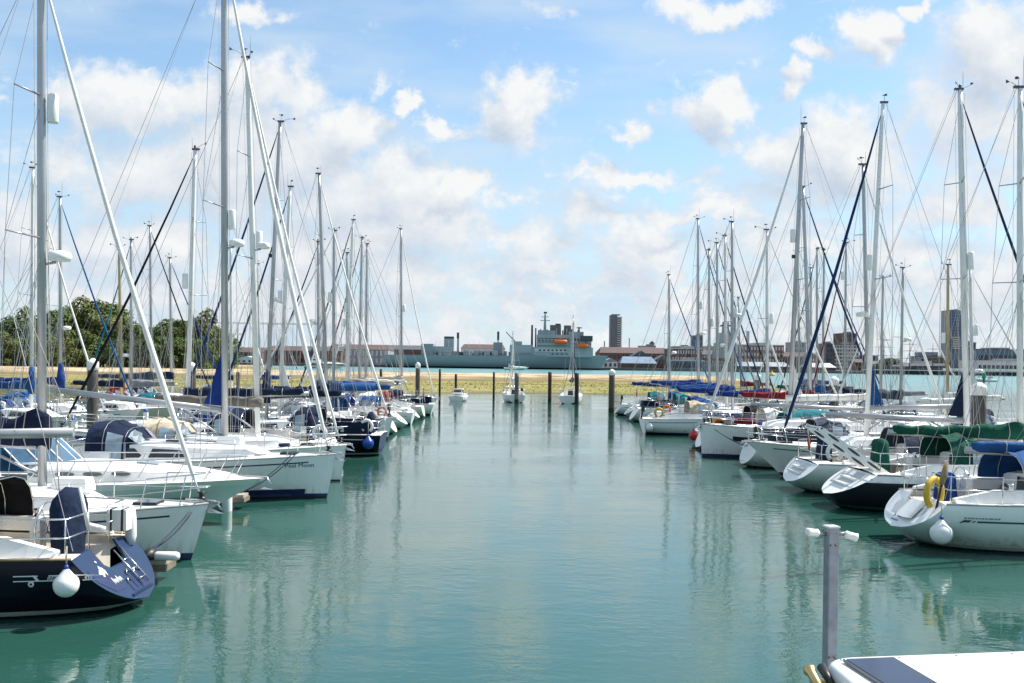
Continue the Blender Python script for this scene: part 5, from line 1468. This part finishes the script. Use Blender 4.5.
# tall dark tower block with pale balcony bands on its right side
X0, Zt = at(610.5, 315, 1500); X1 = at(622, 315, 1500)[0]
t = empty('tower_block', ((X0 + X1) / 2, 1500, 2)); tag(t, 'tall dark tower block with pale floor bands on its right side', 'tower block')
w = X1 - X0; hh = Zt - 2
MB().box((-w*.2, 10, hh/2), (w*.6, 20, hh)).build('dark_facade', mat('tower_dark', (.15, .155, .17), .5, var=.15, scale=.1), t)
MB().box((w*.29, 10, hh*.485), (w*.36, 19, hh*.97)).build('glazed_facade', mat('tower_glass', (.17, .18, .19), .3, var=.2, scale=.2), t)
for i in range(22): MB().box((w*.31, 9.6, hh*(i+.6)/22.8), (w*.44, 21, hh*.016)).build('floor_band', wmat('pale'), t)
MB().box((0, 10, hh + .8), (w*.7, 12, 1.8)).build('roof_plant', wmat('grey'), t)

# dockyard buildings, left to right
building('dock_shed', 'low dark brick dock shed behind the white gantry, farthest left', 226, 262, 347, 800, 40, 'brown', 'pitch', 'tile', 4, (2, 8))
building('dock_shed', 'maroon roofed dock shed under the white gantry', 262, 300, 345.5, 810, 40, 'brick', 'pitch', 'tile', 4, (2, 9))
building('dock_shed', 'dark brick shed with a low roof right of the white gantry', 300, 341, 346, 815, 40, 'brown', 'pitch', 'slate', 4, (2, 9))
building('colonnade_store', 'long grey store with pale columns at the stern of the grey ship', 326, 388, 344, 830, 45, 'grey', 'pitch', 'tile', 4.5, (2, 14), ww=.42, wh=.7, pale=True)
building('white_shed', 'small white gabled shed on the left waterfront', 236, 258, 356, 780, 14, 'white', 'gable', 'pale', 2.5, (1, 4))
building('terrace_roofs', 'row of dark slate roofs behind the ship stern', 384, 425, 345, 900, 30, 'brown', 'pitch', 'slate', 4)
building('white_store', 'long low white store with dark roof seen over the ship deck', 461, 505, 344, 890, 30, 'white', 'pitch', 'tile', 4, (1, 9), ww=.6, wh=.4)
building('warehouse', 'long red brick warehouse behind the ship bow with arched openings', 600, 672, 347, 880, 50, 'brick2', 'pitch', 'tile', 5.5, (2, 17), ww=.45, wh=.5)
building('boat_shed', 'white gabled boathouse just right of the ship bow', 603.5, 617.5, 358, 800, 16, 'white', 'gable', 'lead', 3, (1, 3))
building('boat_shed', 'boathouse with long blue grey roof on the quay', 621, 657, 356.5, 806, 26, 'brown', 'pitch', 'blue', 5.5, (1, 8), ww=.6)
building('boat_shed', 'brown gabled shed between the blue roof and brick range', 655, 673, 355, 812, 24, 'brick', 'gable', 'slate', 4.5)
building('warehouse', 'brick range with white window bays above the right spit end', 672, 703, 349, 860, 40, 'brick', 'flat', 'pale', 0, (3, 12), ww=.5, wh=.55, pale=True)
building('boat_shed', 'low open quay shed with pale roof edge', 668, 704, 361, 802, 18, 'bluegrey', 'flat', 'pale', 0, (1, 9), ww=.7, wh=.6)
building('office_block', 'dark grey block on the skyline left of the grey warship mast', 694, 703, 336, 1300, 25, 'bluegrey', 'flat', 'slate', 0, (6, 4))
building('office_block', 'wide low grey block on the skyline behind the brick warehouses', 674, 694, 347, 1250, 30, 'grey', 'flat', 'slate', 0)
building('church_tower', 'small domed church tower on the skyline', 650, 654.5, 341, 1300, 7, 'grey', 'gable', 'slate', 3)
building('warehouse', 'brick warehouse behind the cluster of right masts', 703, 738, 350, 850, 40, 'brick', 'pitch', 'slate', 4, (3, 12), pale=True)
building('warehouse', 'long red brick storehouse with white bays and pale parapet', 738, 784, 345.5, 860, 50, 'brick2', 'flat', 'pale', 0, (4, 15), ww=.45, wh=.55, pale=True)
building('boat_shed', 'low shed with long pale roof in front of the storehouse', 738, 790, 362, 803, 20, 'brown', 'pitch', 'lead', 3.5, (1, 12), ww=.7)
building('warehouse', 'plain brick store between the two crossing forestays', 784, 822, 352, 850, 40, 'brick', 'pitch', 'tile', 4, (2, 11))
building('boat_shed', 'cream roofed boathouse with dark doorway on the quay', 806, 836, 363, 806, 20, 'brown', 'pitch', 'pale', 3.5, (1, 7), ww=.6)
building('apartment_block', 'white flats with grid of dark windows and brown upper tower', 834, 859, 345, 1000, 22, 'pale', 'flat', 'slate', 0, (7, 9), ww=.6, wh=.5)
building('apartment_block', 'brown tower rising behind the white flats', 840, 857, 334, 1040, 22, 'brown', 'flat', 'slate', 0, (9, 5), ww=.5)
building('apartment_block', 'dark grey block left of the white flats', 825, 835, 344, 990, 22, 'dark', 'flat', 'slate', 0, (6, 4))
building('brick_house', 'brick house with tiled roof at the right of the white flats', 855, 872, 359, 900, 18, 'brick', 'pitch', 'tile', 3, (2, 5))
building('terminal', 'grey stepped building left of the blue glass tower', 921, 939, 357, 950, 25, 'grey', 'flat', 'slate', 0, (2, 6))
building('terminal', 'square grey upper storey of the stepped building', 925, 938, 352, 960, 25, 'steel', None, win=(2, 5))
building('terminal', 'white ferry terminal hall with long glazing', 905, 945, 364, 880, 30, 'white', 'flat', 'pale', 0, (1, 10), ww=.8)
building('terminal', 'dark red service block beside the glass tower base', 936, 952, 359, 930, 20, 'brown', 'flat', 'slate', 0, (2, 4))
building('great_hall', 'very long dark blue and brick hall on the right skyline', 976, 1030, 350, 1000, 60, 'bluegrey', 'flat', 'slate', 0, (1, 12), ww=.85, wh=.5)
building('great_hall', 'long white lower wing in front of the dark hall', 978, 1040, 361.5, 920, 40, 'white', 'flat', 'pale', 0, (1, 14), ww=.7, wh=.3)
building('chimney_stack', 'slim pale tower by the crowded masts', 747, 749.5, 331, 1200, 4, 'pale', None, cat='tower')
building('chimney_stack', 'thin skyline spire right of the ship bow', 604, 605, 341, 1200, 2, 'grey', None, cat='tower')
for nm, lab, x0, x1, pt, Y, dp, wl, rf_, rm_, rs_, wn in (
    ('warehouse', 'tall gabled brick store just behind the blue roofed boathouse', 632, 650, 350.5, 845, 20, 'brick', 'gable', 'slate', 5, (3, 7)),
    ('office_block', 'pale office block peeping over the long brick warehouse', 640, 656, 346.5, 1150, 20, 'pale', 'flat', 'slate', 0, (3, 7)),
    ('office_block', 'small cream block left of the grey warship', 706, 714, 347, 1100, 20, 'cream', 'flat', 'slate', 0, (4, 4)),
    ('warehouse', 'narrow red brick gable between the storehouse and the flats', 806, 818, 353, 838, 20, 'brick2', 'gable', 'slate', 4, (3, 4)),
    ('office_block', 'grey slab block behind the plain brick store', 790, 806, 343, 1200, 20, 'grey', 'flat', 'slate', 0, (5, 7)),
    ('office_block', 'low blue grey block right of the white flats', 860, 878, 356, 1050, 20, 'bluegrey', 'flat', 'slate', 0, (3, 7)),
    ('apartment_block', 'brick flats with pale windows above the right jetty', 866, 884, 361, 900, 16, 'brick', 'pitch', 'slate', 3, (2, 7)),
    ('terminal', 'cream sheds along the jetty root left of the stepped building', 893, 912, 363, 850, 16, 'cream', 'pitch', 'slate', 3, (1, 8)),
    ('office_block', 'slim dark block right beside the blue glass tower', 969, 976, 343, 1150, 18, 'dark', 'flat', 'slate', 0, (6, 3)),
    ('chimney_stack', 'thin pale radio mast above the brick warehouses', 629, 630, 338, 1100, 2, 'pale', None, 'slate', 0, None)):
    building(nm, lab, x0, x1, pt, Y, dp, wl, rf_, rm_, rs_, wn, pale=wl.startswith('brick'))
# blue glass tower with curved top
X0, Zt = at(949, 309, 1300); X1 = at(968, 309, 1300)[0]; w = X1 - X0; hh = Zt - 2
t = empty('glass_tower', ((X0 + X1) / 2, 1300, 2)); tag(t, 'dark blue glass tower with curved slanting crown on the right skyline', 'tower')
prof_ = [(-w/2, 0, 0), (w/2, 0, 0), (w/2, 0, hh*.80), (w*.42, 0, hh*.89), (w*.2, 0, hh*.965), (-w*.1, 0, hh), (-w/2, 0, hh*.985)]
MB().prism(prof_, (0, 24, 0)).build('glass_facade', mat('blue_glass', (.06, .11, .18), .25, var=.25, scale=.08, coat=.3), t)
for i in range(20): MB().box((-w*.12, -.1, hh*(i+.6)/21.5), (w*.62, .5, hh*.012)).build('floor_band', wmat('bluegrey'), t)
for i in range(16): MB().box((-w*.1, -.6, hh*.02 + hh*.56*i/16), (w*.34, .8, hh*.018)).build('balcony', wmat('pale'), t)

# ------------------------------------------------------------------ grey naval supply ship along the quay
SY = 770
X0 = at(386, 368, SY)[0]; X1 = at(608, 368, SY)[0]; LS = X1 - X0
MS = mat('ship_grey', (.25, .285, .31), .55, var=.14, scale=.06, dirt=.25)
MS2 = mat('ship_grey_light', (.32, .355, .375), .55, var=.12, scale=.1); MSD = mat('ship_dark', (.05, .06, .07), .6)
hS = Hull(LS, 24, 9.6, 11.2, -1.0, 6.0, -.6, .8, 2.0, .5)
t = empty('naval_supply_ship', (X0, SY, 0)); tag(t, 'long grey naval supply ship with two orange lifeboats lying across the harbour', 'ship')
hull_mat('hull_ship', (.25, .295, .325), (.03, .03, .03), (.03, .03, .03), .3, 1.3, .55)
hS.shell(30, 10).build('hull', _M['hull_ship'], t)
m = MB().grid([[hS.deck(i / 30, f) for f in (-1, -.5, 0, .5, 1)] for i in range(31)], False); m.build('deck', MS, t)
MB().prism([hS.pt(0, i / 8, -1) for i in range(9)] + [hS.pt(0, i / 8, 1) for i in range(8, 0, -1)], (.4, 0, 0)).build('transom', MS, t)
def sbox(name, a, b, c, d, dep, m, taper=1.0, yo=0.0, parent=None):
    """block between pixels (a,c) and (b,d) at the ship"""
    x0, zt = at(a, c, SY); x1 = at(b, c, SY)[0]; zb = at((a + b) / 2, d, SY)[1]; zt = at((a + b) / 2, c, SY)[1]
    return MB().box(((x0 + x1) / 2 - X0, yo, (zt + zb) / 2), (x1 - x0, dep, zt - zb), taper=taper).build(name, m, parent or t)
sbox('hangar', 422, 434, 344, 355, 16, MS)
sbox('hangar_roof', 434, 452, 346.5, 355, 14, MS2)
tt = sbox('aft_tower', 444.5, 454, 338, 355, 9, MS2); sbox('aft_tower_cap', 444.6, 453.9, 336.6, 338.6, 9.4, MSD, parent=tt)
am_ = sbox('aft_mast', 457, 459.4, 334, 355, 2.2, MS2, .7); sbox('aft_mast_top', 456.9, 459.2, 332.5, 338.5, 2.6, MSD, parent=am_)
for a in (464, 474, 484, 492): sbox('deck_locker', a, a + 6, 350.5, 355, 5, MS2, yo=-6)
kp = sbox('kingpost', 497.4, 499.2, 332, 355, 1.8, wmat('pale')); sbox('kingpost_head', 497.2, 499.4, 331.5, 340, 2.2, MSD, parent=kp)
sbox('kingpost_house', 493.5, 502.5, 342.5, 355, 10, MS)
sbox('fore_deckhouse', 510, 533, 345, 356, 18, MS2)
sbox('crane_house', 513, 522, 341.5, 346, 8, MS)
p0 = Vector((at(515, 341.5, SY)[0] - X0, -3, at(515, 341.5, SY)[1])); p1 = Vector((at(506, 332, SY)[0] - X0, -4, at(506, 332, SY)[1]))
MB().tube([p0, p1], [.5, .3], 6).build('crane_jib', MSD, t)
sbox('boat_deck', 533, 592, 347.5, 357, 20, MS2)
sbox('funnel_mast', 531, 533.3, 325, 352, 2.2, MSD, .8); sbox('exhaust_mast', 535, 536.6, 328, 352, 2, MSD, .8)
sbox('deckhouse', 537, 570, 335, 348, 18, MS2); sbox('upper_deckhouse', 538, 555, 330.5, 336, 13, MS)
sbox('funnel', 550, 561, 325.2, 336, 9, mat('funnel_brown', (.12, .105, .1), .6), .95); sbox('funnel_cap', 555.5, 560.5, 323.8, 326, 6, MSD); sbox('second_funnel', 564, 571, 325.6, 337, 8, mat('funnel_brown', (.12, .105, .1), .6), .95)
mm_ = sbox('main_mast', 543.6, 546.6, 314, 331, 2.0, MS, .45)
sbox('mast_yard', 540.5, 550, 320.2, 320.9, .6, MS, parent=mm_); sbox('mast_yard', 541.5, 549, 316.6, 317.2, .6, MS, parent=mm_); sbox('mast_head', 543.8, 547, 311.8, 313.6, 1.4, MSD, parent=mm_)
bg_ = sbox('bridge', 569, 590.5, 337.5, 348, 20, MS2); sbox('bridge_roof', 568, 583, 332, 338.4, 14, MS)
sbox('bridge_wing', 580, 591.5, 336.2, 341.5, 23, MSD, parent=bg_)
rd_ = sbox('radar_mast', 578, 580, 327, 333, 1.4, MSD, .6); sbox('radar_bar', 576.5, 582, 327.4, 328.4, .5, MSD, parent=rd_)
for a in [538.5 + 4.1 * i for i in range(7)]: sbox('window', a, a + 2.4, 349.6, 351.2, .6, GW, yo=-10.1)
for a in [551 + 4.6 * i for i in range(4)]: sbox('window', a, a + 2.2, 353.6, 354.6, .6, GW, yo=-10.1)
sbox('white_band', 534.5, 566, 349.0, 351.9, .5, wmat('pale'), yo=-9.95)
for a, b, c, d, lab in ((553, 566.5, 339.8, 344.6, 0), (575.5, 587.5, 343.8, 348.4, 1)):
    x0, zt = at(a, c, SY); x1, zb = at(b, d, SY)
    L_ = x1 - x0; rr = (zt - zb) / 2
    lb = MB().lathe([(0, -L_/2), (rr*.6, -L_/2*.94), (rr*.95, -L_/2*.7), (rr, 0), (rr*.95, L_/2*.7), (rr*.6, L_/2*.94), (0, L_/2)], n=14, axis='x').build('lifeboat', M_ORANGE, t, loc=((x0 + x1) / 2 - X0, -12, (zt + zb) / 2))
    MB().box((0, 0, rr * .9), (L_ * .5, rr * 1.0, rr * .5)).build('lifeboat_cabin', M_ORANGE, lb)
    for f in (-.3, .3): MB().tube([(x0 * .5 + x1 * .5 - X0 + f * L_, -9, zt - 1), (x0 * .5 + x1 * .5 - X0 + f * L_, -10.5, zt + 2.0), (x0 * .5 + x1 * .5 - X0 + f * L_, -12, zt + .2)], .22, 5).build('davit', MSD, t)

rnd = random.Random(5)
for i in range(26):
    a = rnd.uniform(425, 530); w_ = rnd.uniform(1, 4); hgt = rnd.uniform(1.2, 3.6); sbox('deck_fitting', a, a + w_, 354.5 - hgt, 355.5, rnd.uniform(2, 6), rnd.choice((MS, MS2, MSD)), yo=rnd.uniform(-8, -2))
for i in range(14):
    a = rnd.uniform(538, 588); sbox('vent', a, a + rnd.uniform(.6, 1.6), rnd.uniform(328, 331.5), 336, 1.5, rnd.choice((MS, MSD)), yo=rnd.uniform(-6, 0))
for c_ in (338.6, 342.2, 345.8): sbox('deck_edge', 537, 570, c_, c_ + .35, .5, MSD, yo=-9.2)
for c_ in (340.5, 344): sbox('deck_edge', 569.5, 590, c_, c_ + .35, .5, MSD, yo=-10.2)
for a in [538 + 3.6 * i for i in range(9)]: sbox('window', a, a + 1.4, 340, 341.2, .5, GW, yo=-9.2)
for a in [571 + 2.6 * i for i in range(8)]: sbox('window', a, a + 1.8, 338.6, 340, .5, GW, yo=-10.2)
for a in [430 + 9 * i for i in range(12)]: sbox('guard_post', a, a + .3, 352.2, 355, .3, MSD, yo=-10.8)
MB().tube([(at(392, 355, SY)[0] - X0, -10.6, 12.2), (at(530, 355, SY)[0] - X0, -11.4, 12.0)], .12, 4).build('guard_rail', MSD, t)
for a in (436, 449, 469, 480): MB().tube([(at(a, 350, SY)[0] - X0, -6, 10), (at(a, 350, SY)[0] - X0, -6, at(a, 341, SY)[1])], [.35, .12], 5).build('derrick_post', MS2, t)

# grey warship mast house standing up behind the right hand masts
SY2 = 840
t = empty('warship', (at(725, 366, SY2)[0], SY2, 0)); tag(t, 'grey warship with stepped mast tower behind the cluster of right masts', 'ship')
hW = Hull(70, 14, 6, 8, -.5, 5, -.5, .8, 1.5, .5); MB_ = hW.shell(20, 8).build('hull', MS, t, loc=(-35, 0, 0))
for a, b, c, d, nm, m_ in ((713, 737, 343, 358, 'superstructure', MS), (718, 733, 333, 344, 'bridge', MS2), (722, 729, 322, 334, 'mast_tower', MS), (724, 727, 312, 323, 'mast', MS2), (720, 731, 325, 326.4, 'mast_yard', MSD), (733.5, 736, 318, 344, 'after_mast', MS), (729, 734, 340, 343, 'radar_house', wmat('pale'))):
    x0, _ = at(a, c, SY2); x1 = at(b, c, SY2)[0]; zt, zb = at((a + b) / 2, c, SY2)[1], at((a + b) / 2, d, SY2)[1]
    MB().box(((x0 + x1) / 2 - t.location.x, 0, (zt + zb) / 2), (x1 - x0, (x1 - x0) * .55, zt - zb), taper=.85).build(nm, m_, t)

# white fuel jetty gantry on the left, and the piled jetty on the right
YJ = 520
t = empty('jetty_gantry', (0, YJ, 0)); tag(t, 'white steel jetty gantry on tall legs behind the left masts', 'gantry')
def jx(px): return at(px, 330, YJ)[0]
def jz(px, py): return at(px, py, YJ)[1]
MB().box(((jx(203) + jx(326)) / 2, 0, jz(265, 323.5)), (jx(326) - jx(203), 3, .9)).build('upper_beam', M_GEL, t)
MB().box(((jx(203) + jx(242)) / 2, 0, jz(222, 334)), (jx(242) - jx(203), 3, .8)).build('lower_beam', M_GEL, t)
for i, px in enumerate((208, 222, 238, 253, 268, 282, 297, 311, 323)): MB().tube([(jx(px), 0, -1), (jx(px), 0, jz(px, 323.5))], .22, 6).build('leg', wmat('grey'), t)
MB().box(((jx(200) + jx(345)) / 2, 0, 2.2), (jx(345) - jx(200), 5, .8)).build('jetty_deck', wmat('dark'), t)
YR = 700
t = empty('piled_jetty', (0, YR, 0)); tag(t, 'long dark piled jetty with pale deck edge on the right shore', 'jetty')
xa, xb = at(868, 372, YR)[0], at(1060, 372, YR)[0]
MB().box(((xa + xb) / 2, 6, 3.4), (xb - xa, 12, .7)).build('deck', wmat('pale'), t)
MB().box(((xa + xb) / 2, 8, 1.6), (xb - xa, 7, 2.6)).build('under_deck', wmat('dark'), t)
for i in range(40): MB().tube([(lerp(xa, xb, (i + .5) / 40), .5, -1), (lerp(xa, xb, (i + .5) / 40), .5, 3.1)], .3, 6).build('pile', wmat('dark'), t)
MB().box(((xa * .35 + xb * .65), 2, 4.4), ((xb - xa) * .5, 2.4, 1.4)).build('canopy', wmat('white'), t)
MB().box(((xa * .6 + xb * .4), 1, 4.9), ((xb - xa) * .3, .1, .12)).build('railing', wmat('grey'), t)
# old sailing ship whose masts stand over the jetty
t = empty('tall_ship', (at(908, 366, 830)[0], 830, 0)); tag(t, 'old square rigged ship whose masts stand above the right jetty', 'ship')
hT = Hull(70, 12, 6, 7.5, -1, 5, -.5, .6, 1.5, .5); hT.shell(20, 8).build('hull', wmat('dark'), t, loc=(-35, 0, 0))
for px, top in ((884, 331), (910, 337), (933, 343)):
    X, Z = at(px, top, 830); xx = X - t.location.x
    mo = MB().tube([(xx, 0, 3), (xx, 0, Z * .6), (xx, 0, Z)], [.5, .36, .15], 6).build('mast', wmat('brown'), t)
    for f, w_ in ((.42, 12), (.62, 9), (.8, 6)): MB().tube([(xx - w_, 0, Z * f), (xx, 0, Z * f + .2), (xx + w_, 0, Z * f)], [.1, .25, .1], 5).build('yard', wmat('brown'), mo)
# green channel marker, yellow buoy and small craft in the channel
X, Z = at(984, 369, 330)
t = empty('channel_marker', (X, 330, 0)); tag(t, 'green channel marker post in the open water on the right', 'channel marker')
MB().tube([(0, 0, -1), (0, 0, 1.4)], .3, 8).build('post', M_BLACK, t); MB().lathe([(.65, 1.2), (.65, 3.2), (.1, 3.9), (0, 3.95)], n=10).build('topmark', mat('marker_green', (.01, .24, .12), .5), t)
X, Z = at(772, 371, 480)
t = empty('yellow_buoy', (X, 480, 0)); tag(t, 'yellow mooring buoy on the channel below the brick storehouse', 'buoy')
MB().lathe([(0, -.5), (1.5, -.2), (1.6, .5), (1.1, 1.3), (.3, 1.6), (.2, 2.4), (0, 2.45)], n=14).build('float', M_YELL, t)
def launch(px, Y, L, label, hd):
    X = at(px, 370, Y)[0]
    cruiser(Y, hd, 0, L, label, 'small craft in the open channel', 'white_plain', cuddy=True, rot=0 if hd > 0 else math.pi, loc=(X, Y, 0))
launch(504, 640, 16, 'white launch passing in front of the grey ship', 1)
launch(996, 360, 8, 'white speedboat crossing the open water on the right', -1)
launch(305, 560, 24, 'white ferry below the jetty gantry on the left', 1)
# tree clumps far off on the right shore
for i, (px, py) in enumerate(((884, 359), (891, 357.5), (897, 360))):
    X, Zt = at(px, py, 860)
    t = empty('broadleaf_tree', (X, 860, 2), rz=i); tag(t, ('left', 'middle tallest', 'right')[i] + ' bright green tree on the right shore, left of the stepped building', 'tree', 'trees on the right shore')
    s_ = (Zt - 2) / 1.95
    for nm, me in (('crown', crowns[i]), ('trunk', tkm)):
        o = bpy.data.objects.new(nm, me); COL.objects.link(o); o.parent = t; o.scale = (s_ * 1.6, s_ * 1.6, s_)
# ------------------------------------------------------------------ cabin boat and post right below the camera
def rounded(pts, r, n=5):
    out = []; k = len(pts)
    for i in range(k):
        p, a, b = Vector(pts[i]), Vector(pts[i - 1]), Vector(pts[(i + 1) % k])
        u = (a - p).normalized() * r; v = (b - p).normalized() * r
        for j in range(n + 1):
            t = j / n; out.append(p + u * (1 - t) ** 2 + v * t ** 2)
    return out
zr = 2.62
t = empty('cabin_boat', (0, 0, 0)); tag(t, 'white cabin boat roof with dark solar panel filling the lower right corner', 'boat')
# plan of the roof, read off at its own height
def roofpt(px, py):
    for Y in [2 + .005 * i for i in range(900)]:
        if at(px, py, Y)[1] <= zr: return (at(px, py, Y)[0], Y)
far_l, far_r = roofpt(821, 656), roofpt(1024, 649)
d = Vector((far_r[0] - far_l[0], far_r[1] - far_l[1])).normalized()
fr_end = (far_l[0] + d.x * 2.9, far_l[1] + d.y * 2.9)
pl = [far_l, fr_end, (fr_end[0] + .3, 1.4), (far_l[0] + .12, 1.2)]
plan = rounded([(x, y, 0) for x, y in reversed(pl)], .16)
rows = []
c = sum((p for p in plan), Vector()) / len(plan)
for off, z in ((.03, -.10), (.0, -.10), (0, -.045), (.012, -.018), (.04, -.003), (.08, 0)):
    rows.append([(p.x + (c.x - p.x) / (c - p).length * off, p.y + (c.y - p.y) / (c - p).length * off, zr + z) for p in plan])
m = MB().grid(rows, True, True, flip=True); m.poly(rows[-1]); m.poly(list(reversed(rows[0])))
m.build('cabin_roof', mat('roof_gelcoat', (.82, .82, .80), .35, var=.05, scale=2.5, coat=.2, dirt=.06), t)
sp_ = [roofpt(843, 663), roofpt(893, 661), roofpt(931, 683.5)]
dd = Vector((sp_[2][0] - sp_[1][0], sp_[2][1] - sp_[1][1])).normalized() * 1.25
q = [(sp_[0][0], sp_[0][1]), (sp_[1][0], sp_[1][1]), (sp_[1][0] + dd.x, sp_[1][1] + dd.y), (sp_[0][0] + dd.x * 1.0 + .02, sp_[0][1] + dd.y)]
pn = MB().prism([(x, y, zr + .006) for x, y in reversed(q)], (0, 0, .016)).build('solar_panel', mat('panel_frame', (.12, .13, .15), .4), t)
def cellmat():
    m, nt, b = nodes('solar_cells'); N, Lk = nt.nodes, nt.links
    tc = N.new('ShaderNodeTexCoord'); br = N.new('ShaderNodeTexBrick'); Lk.new(tc.outputs['Object'], br.inputs['Vector']); br.inputs['Scale'].default_value = 14
    br.offset = 0; br.inputs['Mortar Size'].default_value = .006; br.inputs['Brick Width'].default_value = 1.0; br.inputs['Row Height'].default_value = 1.0
    br.inputs['Color1'].default_value = (.012, .022, .06, 1); br.inputs['Color2'].default_value = (.010, .019, .05, 1); br.inputs['Mortar'].default_value = (.03, .045, .08, 1)
    Lk.new(br.outputs[0], b.inputs['Base Color']); b.inputs['Roughness'].default_value = .12; return m
ci = Vector((sum(a for a, _ in q) / 4, sum(b for _, b in q) / 4))
MB().prism([(ci.x + (x - ci.x) * .955, ci.y + (y - ci.y) * .975, zr + .023) for x, y in reversed(q)], (0, 0, .003)).build('solar_cells', cellmat(), pn)
for k_ in range(9):
    xx, yy = far_l[0] + .09 + d.x * .34 * k_, far_l[1] - .07 + d.y * .34 * k_
    MB().lathe([(.009, 0), (.009, .004), (.004, .006), (0, .006)], n=8).build('roof_screw', M_STEEL, t, loc=(xx, yy, zr))
for k_ in range(4): MB().lathe([(.008, 0), (.008, .004), (0, .006)], n=8).build('panel_screw', M_STEEL, pn, loc=(q[k_][0] * .97 + ci.x * .03, q[k_][1] * .97 + ci.y * .03, zr + .0225))
# cabin sides, windows and hull under the roof
inn = [(far_l[0] + .14, far_l[1] - .16), (fr_end[0] - .1, fr_end[1] - .16), (fr_end[0] + .2, 1.5), (far_l[0] + .26, 1.3)]
MB().prism([(x, y, 1.3) for x, y in reversed(inn)], (0, 0, zr - .1 - 1.3)).build('cabin_wall', M_GEL, t)
for i in range(3):
    y = 1.9 + 1.1 * i; MB().box((far_l[0] + .2, y, 2.0), (.14, .8, .55)).build('cabin_window', M_GLASS, t)
hb = [(far_l[0] - .15, far_l[1] + .5), (fr_end[0] + .2, fr_end[1] + .6), (fr_end[0] + .6, .6), (far_l[0] + .0, .4)]
hm2 = MB(); lo = [(x + (ci.x + 1 - x) * .12, y + (3 - y) * .1, -.3) for x, y in hb]; hi2 = [(x, y, 1.3) for x, y in hb]
hm2.add([tuple(p) for p in lo] + [tuple(p) for p in hi2], [(0, 1, 5, 4), (1, 2, 6, 5), (2, 3, 7, 6), (3, 0, 4, 7), (4, 5, 6, 7), (3, 2, 1, 0)])
hm2.build('hull', hmat('white_navy'), t)
# brass horn pair on the roof edge
a_, b_ = at(809, 669, 5.35), at(822, 692, 5.2)
BRS = mat('brass', (.62, .46, .2), .3, metal=.9, var=.2, scale=9)
hn = empty('brass_horn', (a_[0], 5.35, a_[1])); tag(hn, 'small brass signal horn fixed below the white roof corner', 'horn')
v = Vector((b_[0] - a_[0], -.15, b_[1] - a_[1]))
MB().tube([(0, 0, 0), v * .08, v * .2, v * .9, v], [.034, .036, .026, .022, .028], 12).build('trumpet', BRS, hn)
MB().tube([(.075, .03, .005), Vector((.075, .03, .005)) + v * .8], [.026, .018], 10).build('second_trumpet', M_BLACK, hn)
MB().box((.06, .0, -.08), (.10, .05, .05)).build('bracket', BRS, hn)
# galvanised square post with two rollers
X, Z = at(831.5, 527, 7.0)
t = empty('steel_post', (X, 7.0, -1.5)); tag(t, 'grey galvanised square steel post with white rollers at its top', 'post')
M_GALV = mat('galvanised', (.30, .31, .35), .45, metal=.35, var=.25, scale=14, dirt=.2)
hz = Z + 1.5; s_ = .040
ring = rounded([(-s_, -s_, 0), (s_, -s_, 0), (s_, s_, 0), (-s_, s_, 0)], .012, 3)
rows = [[(p.x, p.y, z) for p in ring] for z in (0, hz)]
MB().grid(rows, False, True).build('tube', M_GALV, t, rz=R(12))
MB().box((0, 0, hz + .004), (.088, .088, .012), rz=R(12)).build('cap', mat('galvanised_cap', (.6, .6, .6), .4, metal=.3), t)
for zz_ in (.12, .9):
    for a_2 in (-.02, .02): MB().lathe([(.008, 0), (.008, .006), (0, .007)], n=6).build('bolt', mat('bolt_rust', (.16, .09, .05), .6), t, loc=(a_2, -.043, hz - zz_)).rotation_euler = (R(90), 0, R(12))
for sd, dz, tl in ((-1, 0, .12), (1, -.004, -.25)):
    MB().tube([(sd * .04, 0, hz - .05), (sd * .095, 0, hz - .045)], .014, 6).build('bracket', M_GALV, t)
    c0_ = Vector((sd * .09, 0, hz - .045 + dz)); ax = Vector((1 * sd, -.25, tl * sd * sd if sd > 0 else tl)).normalized()
    MB().tube([c0_, c0_ + ax * .012, c0_ + ax * .03, c0_ + ax * .07, c0_ + ax * .088, c0_ + ax * .095], [.02, .03, .027, .028, .031, .016], 14).build('roller', M_PLASW, t)
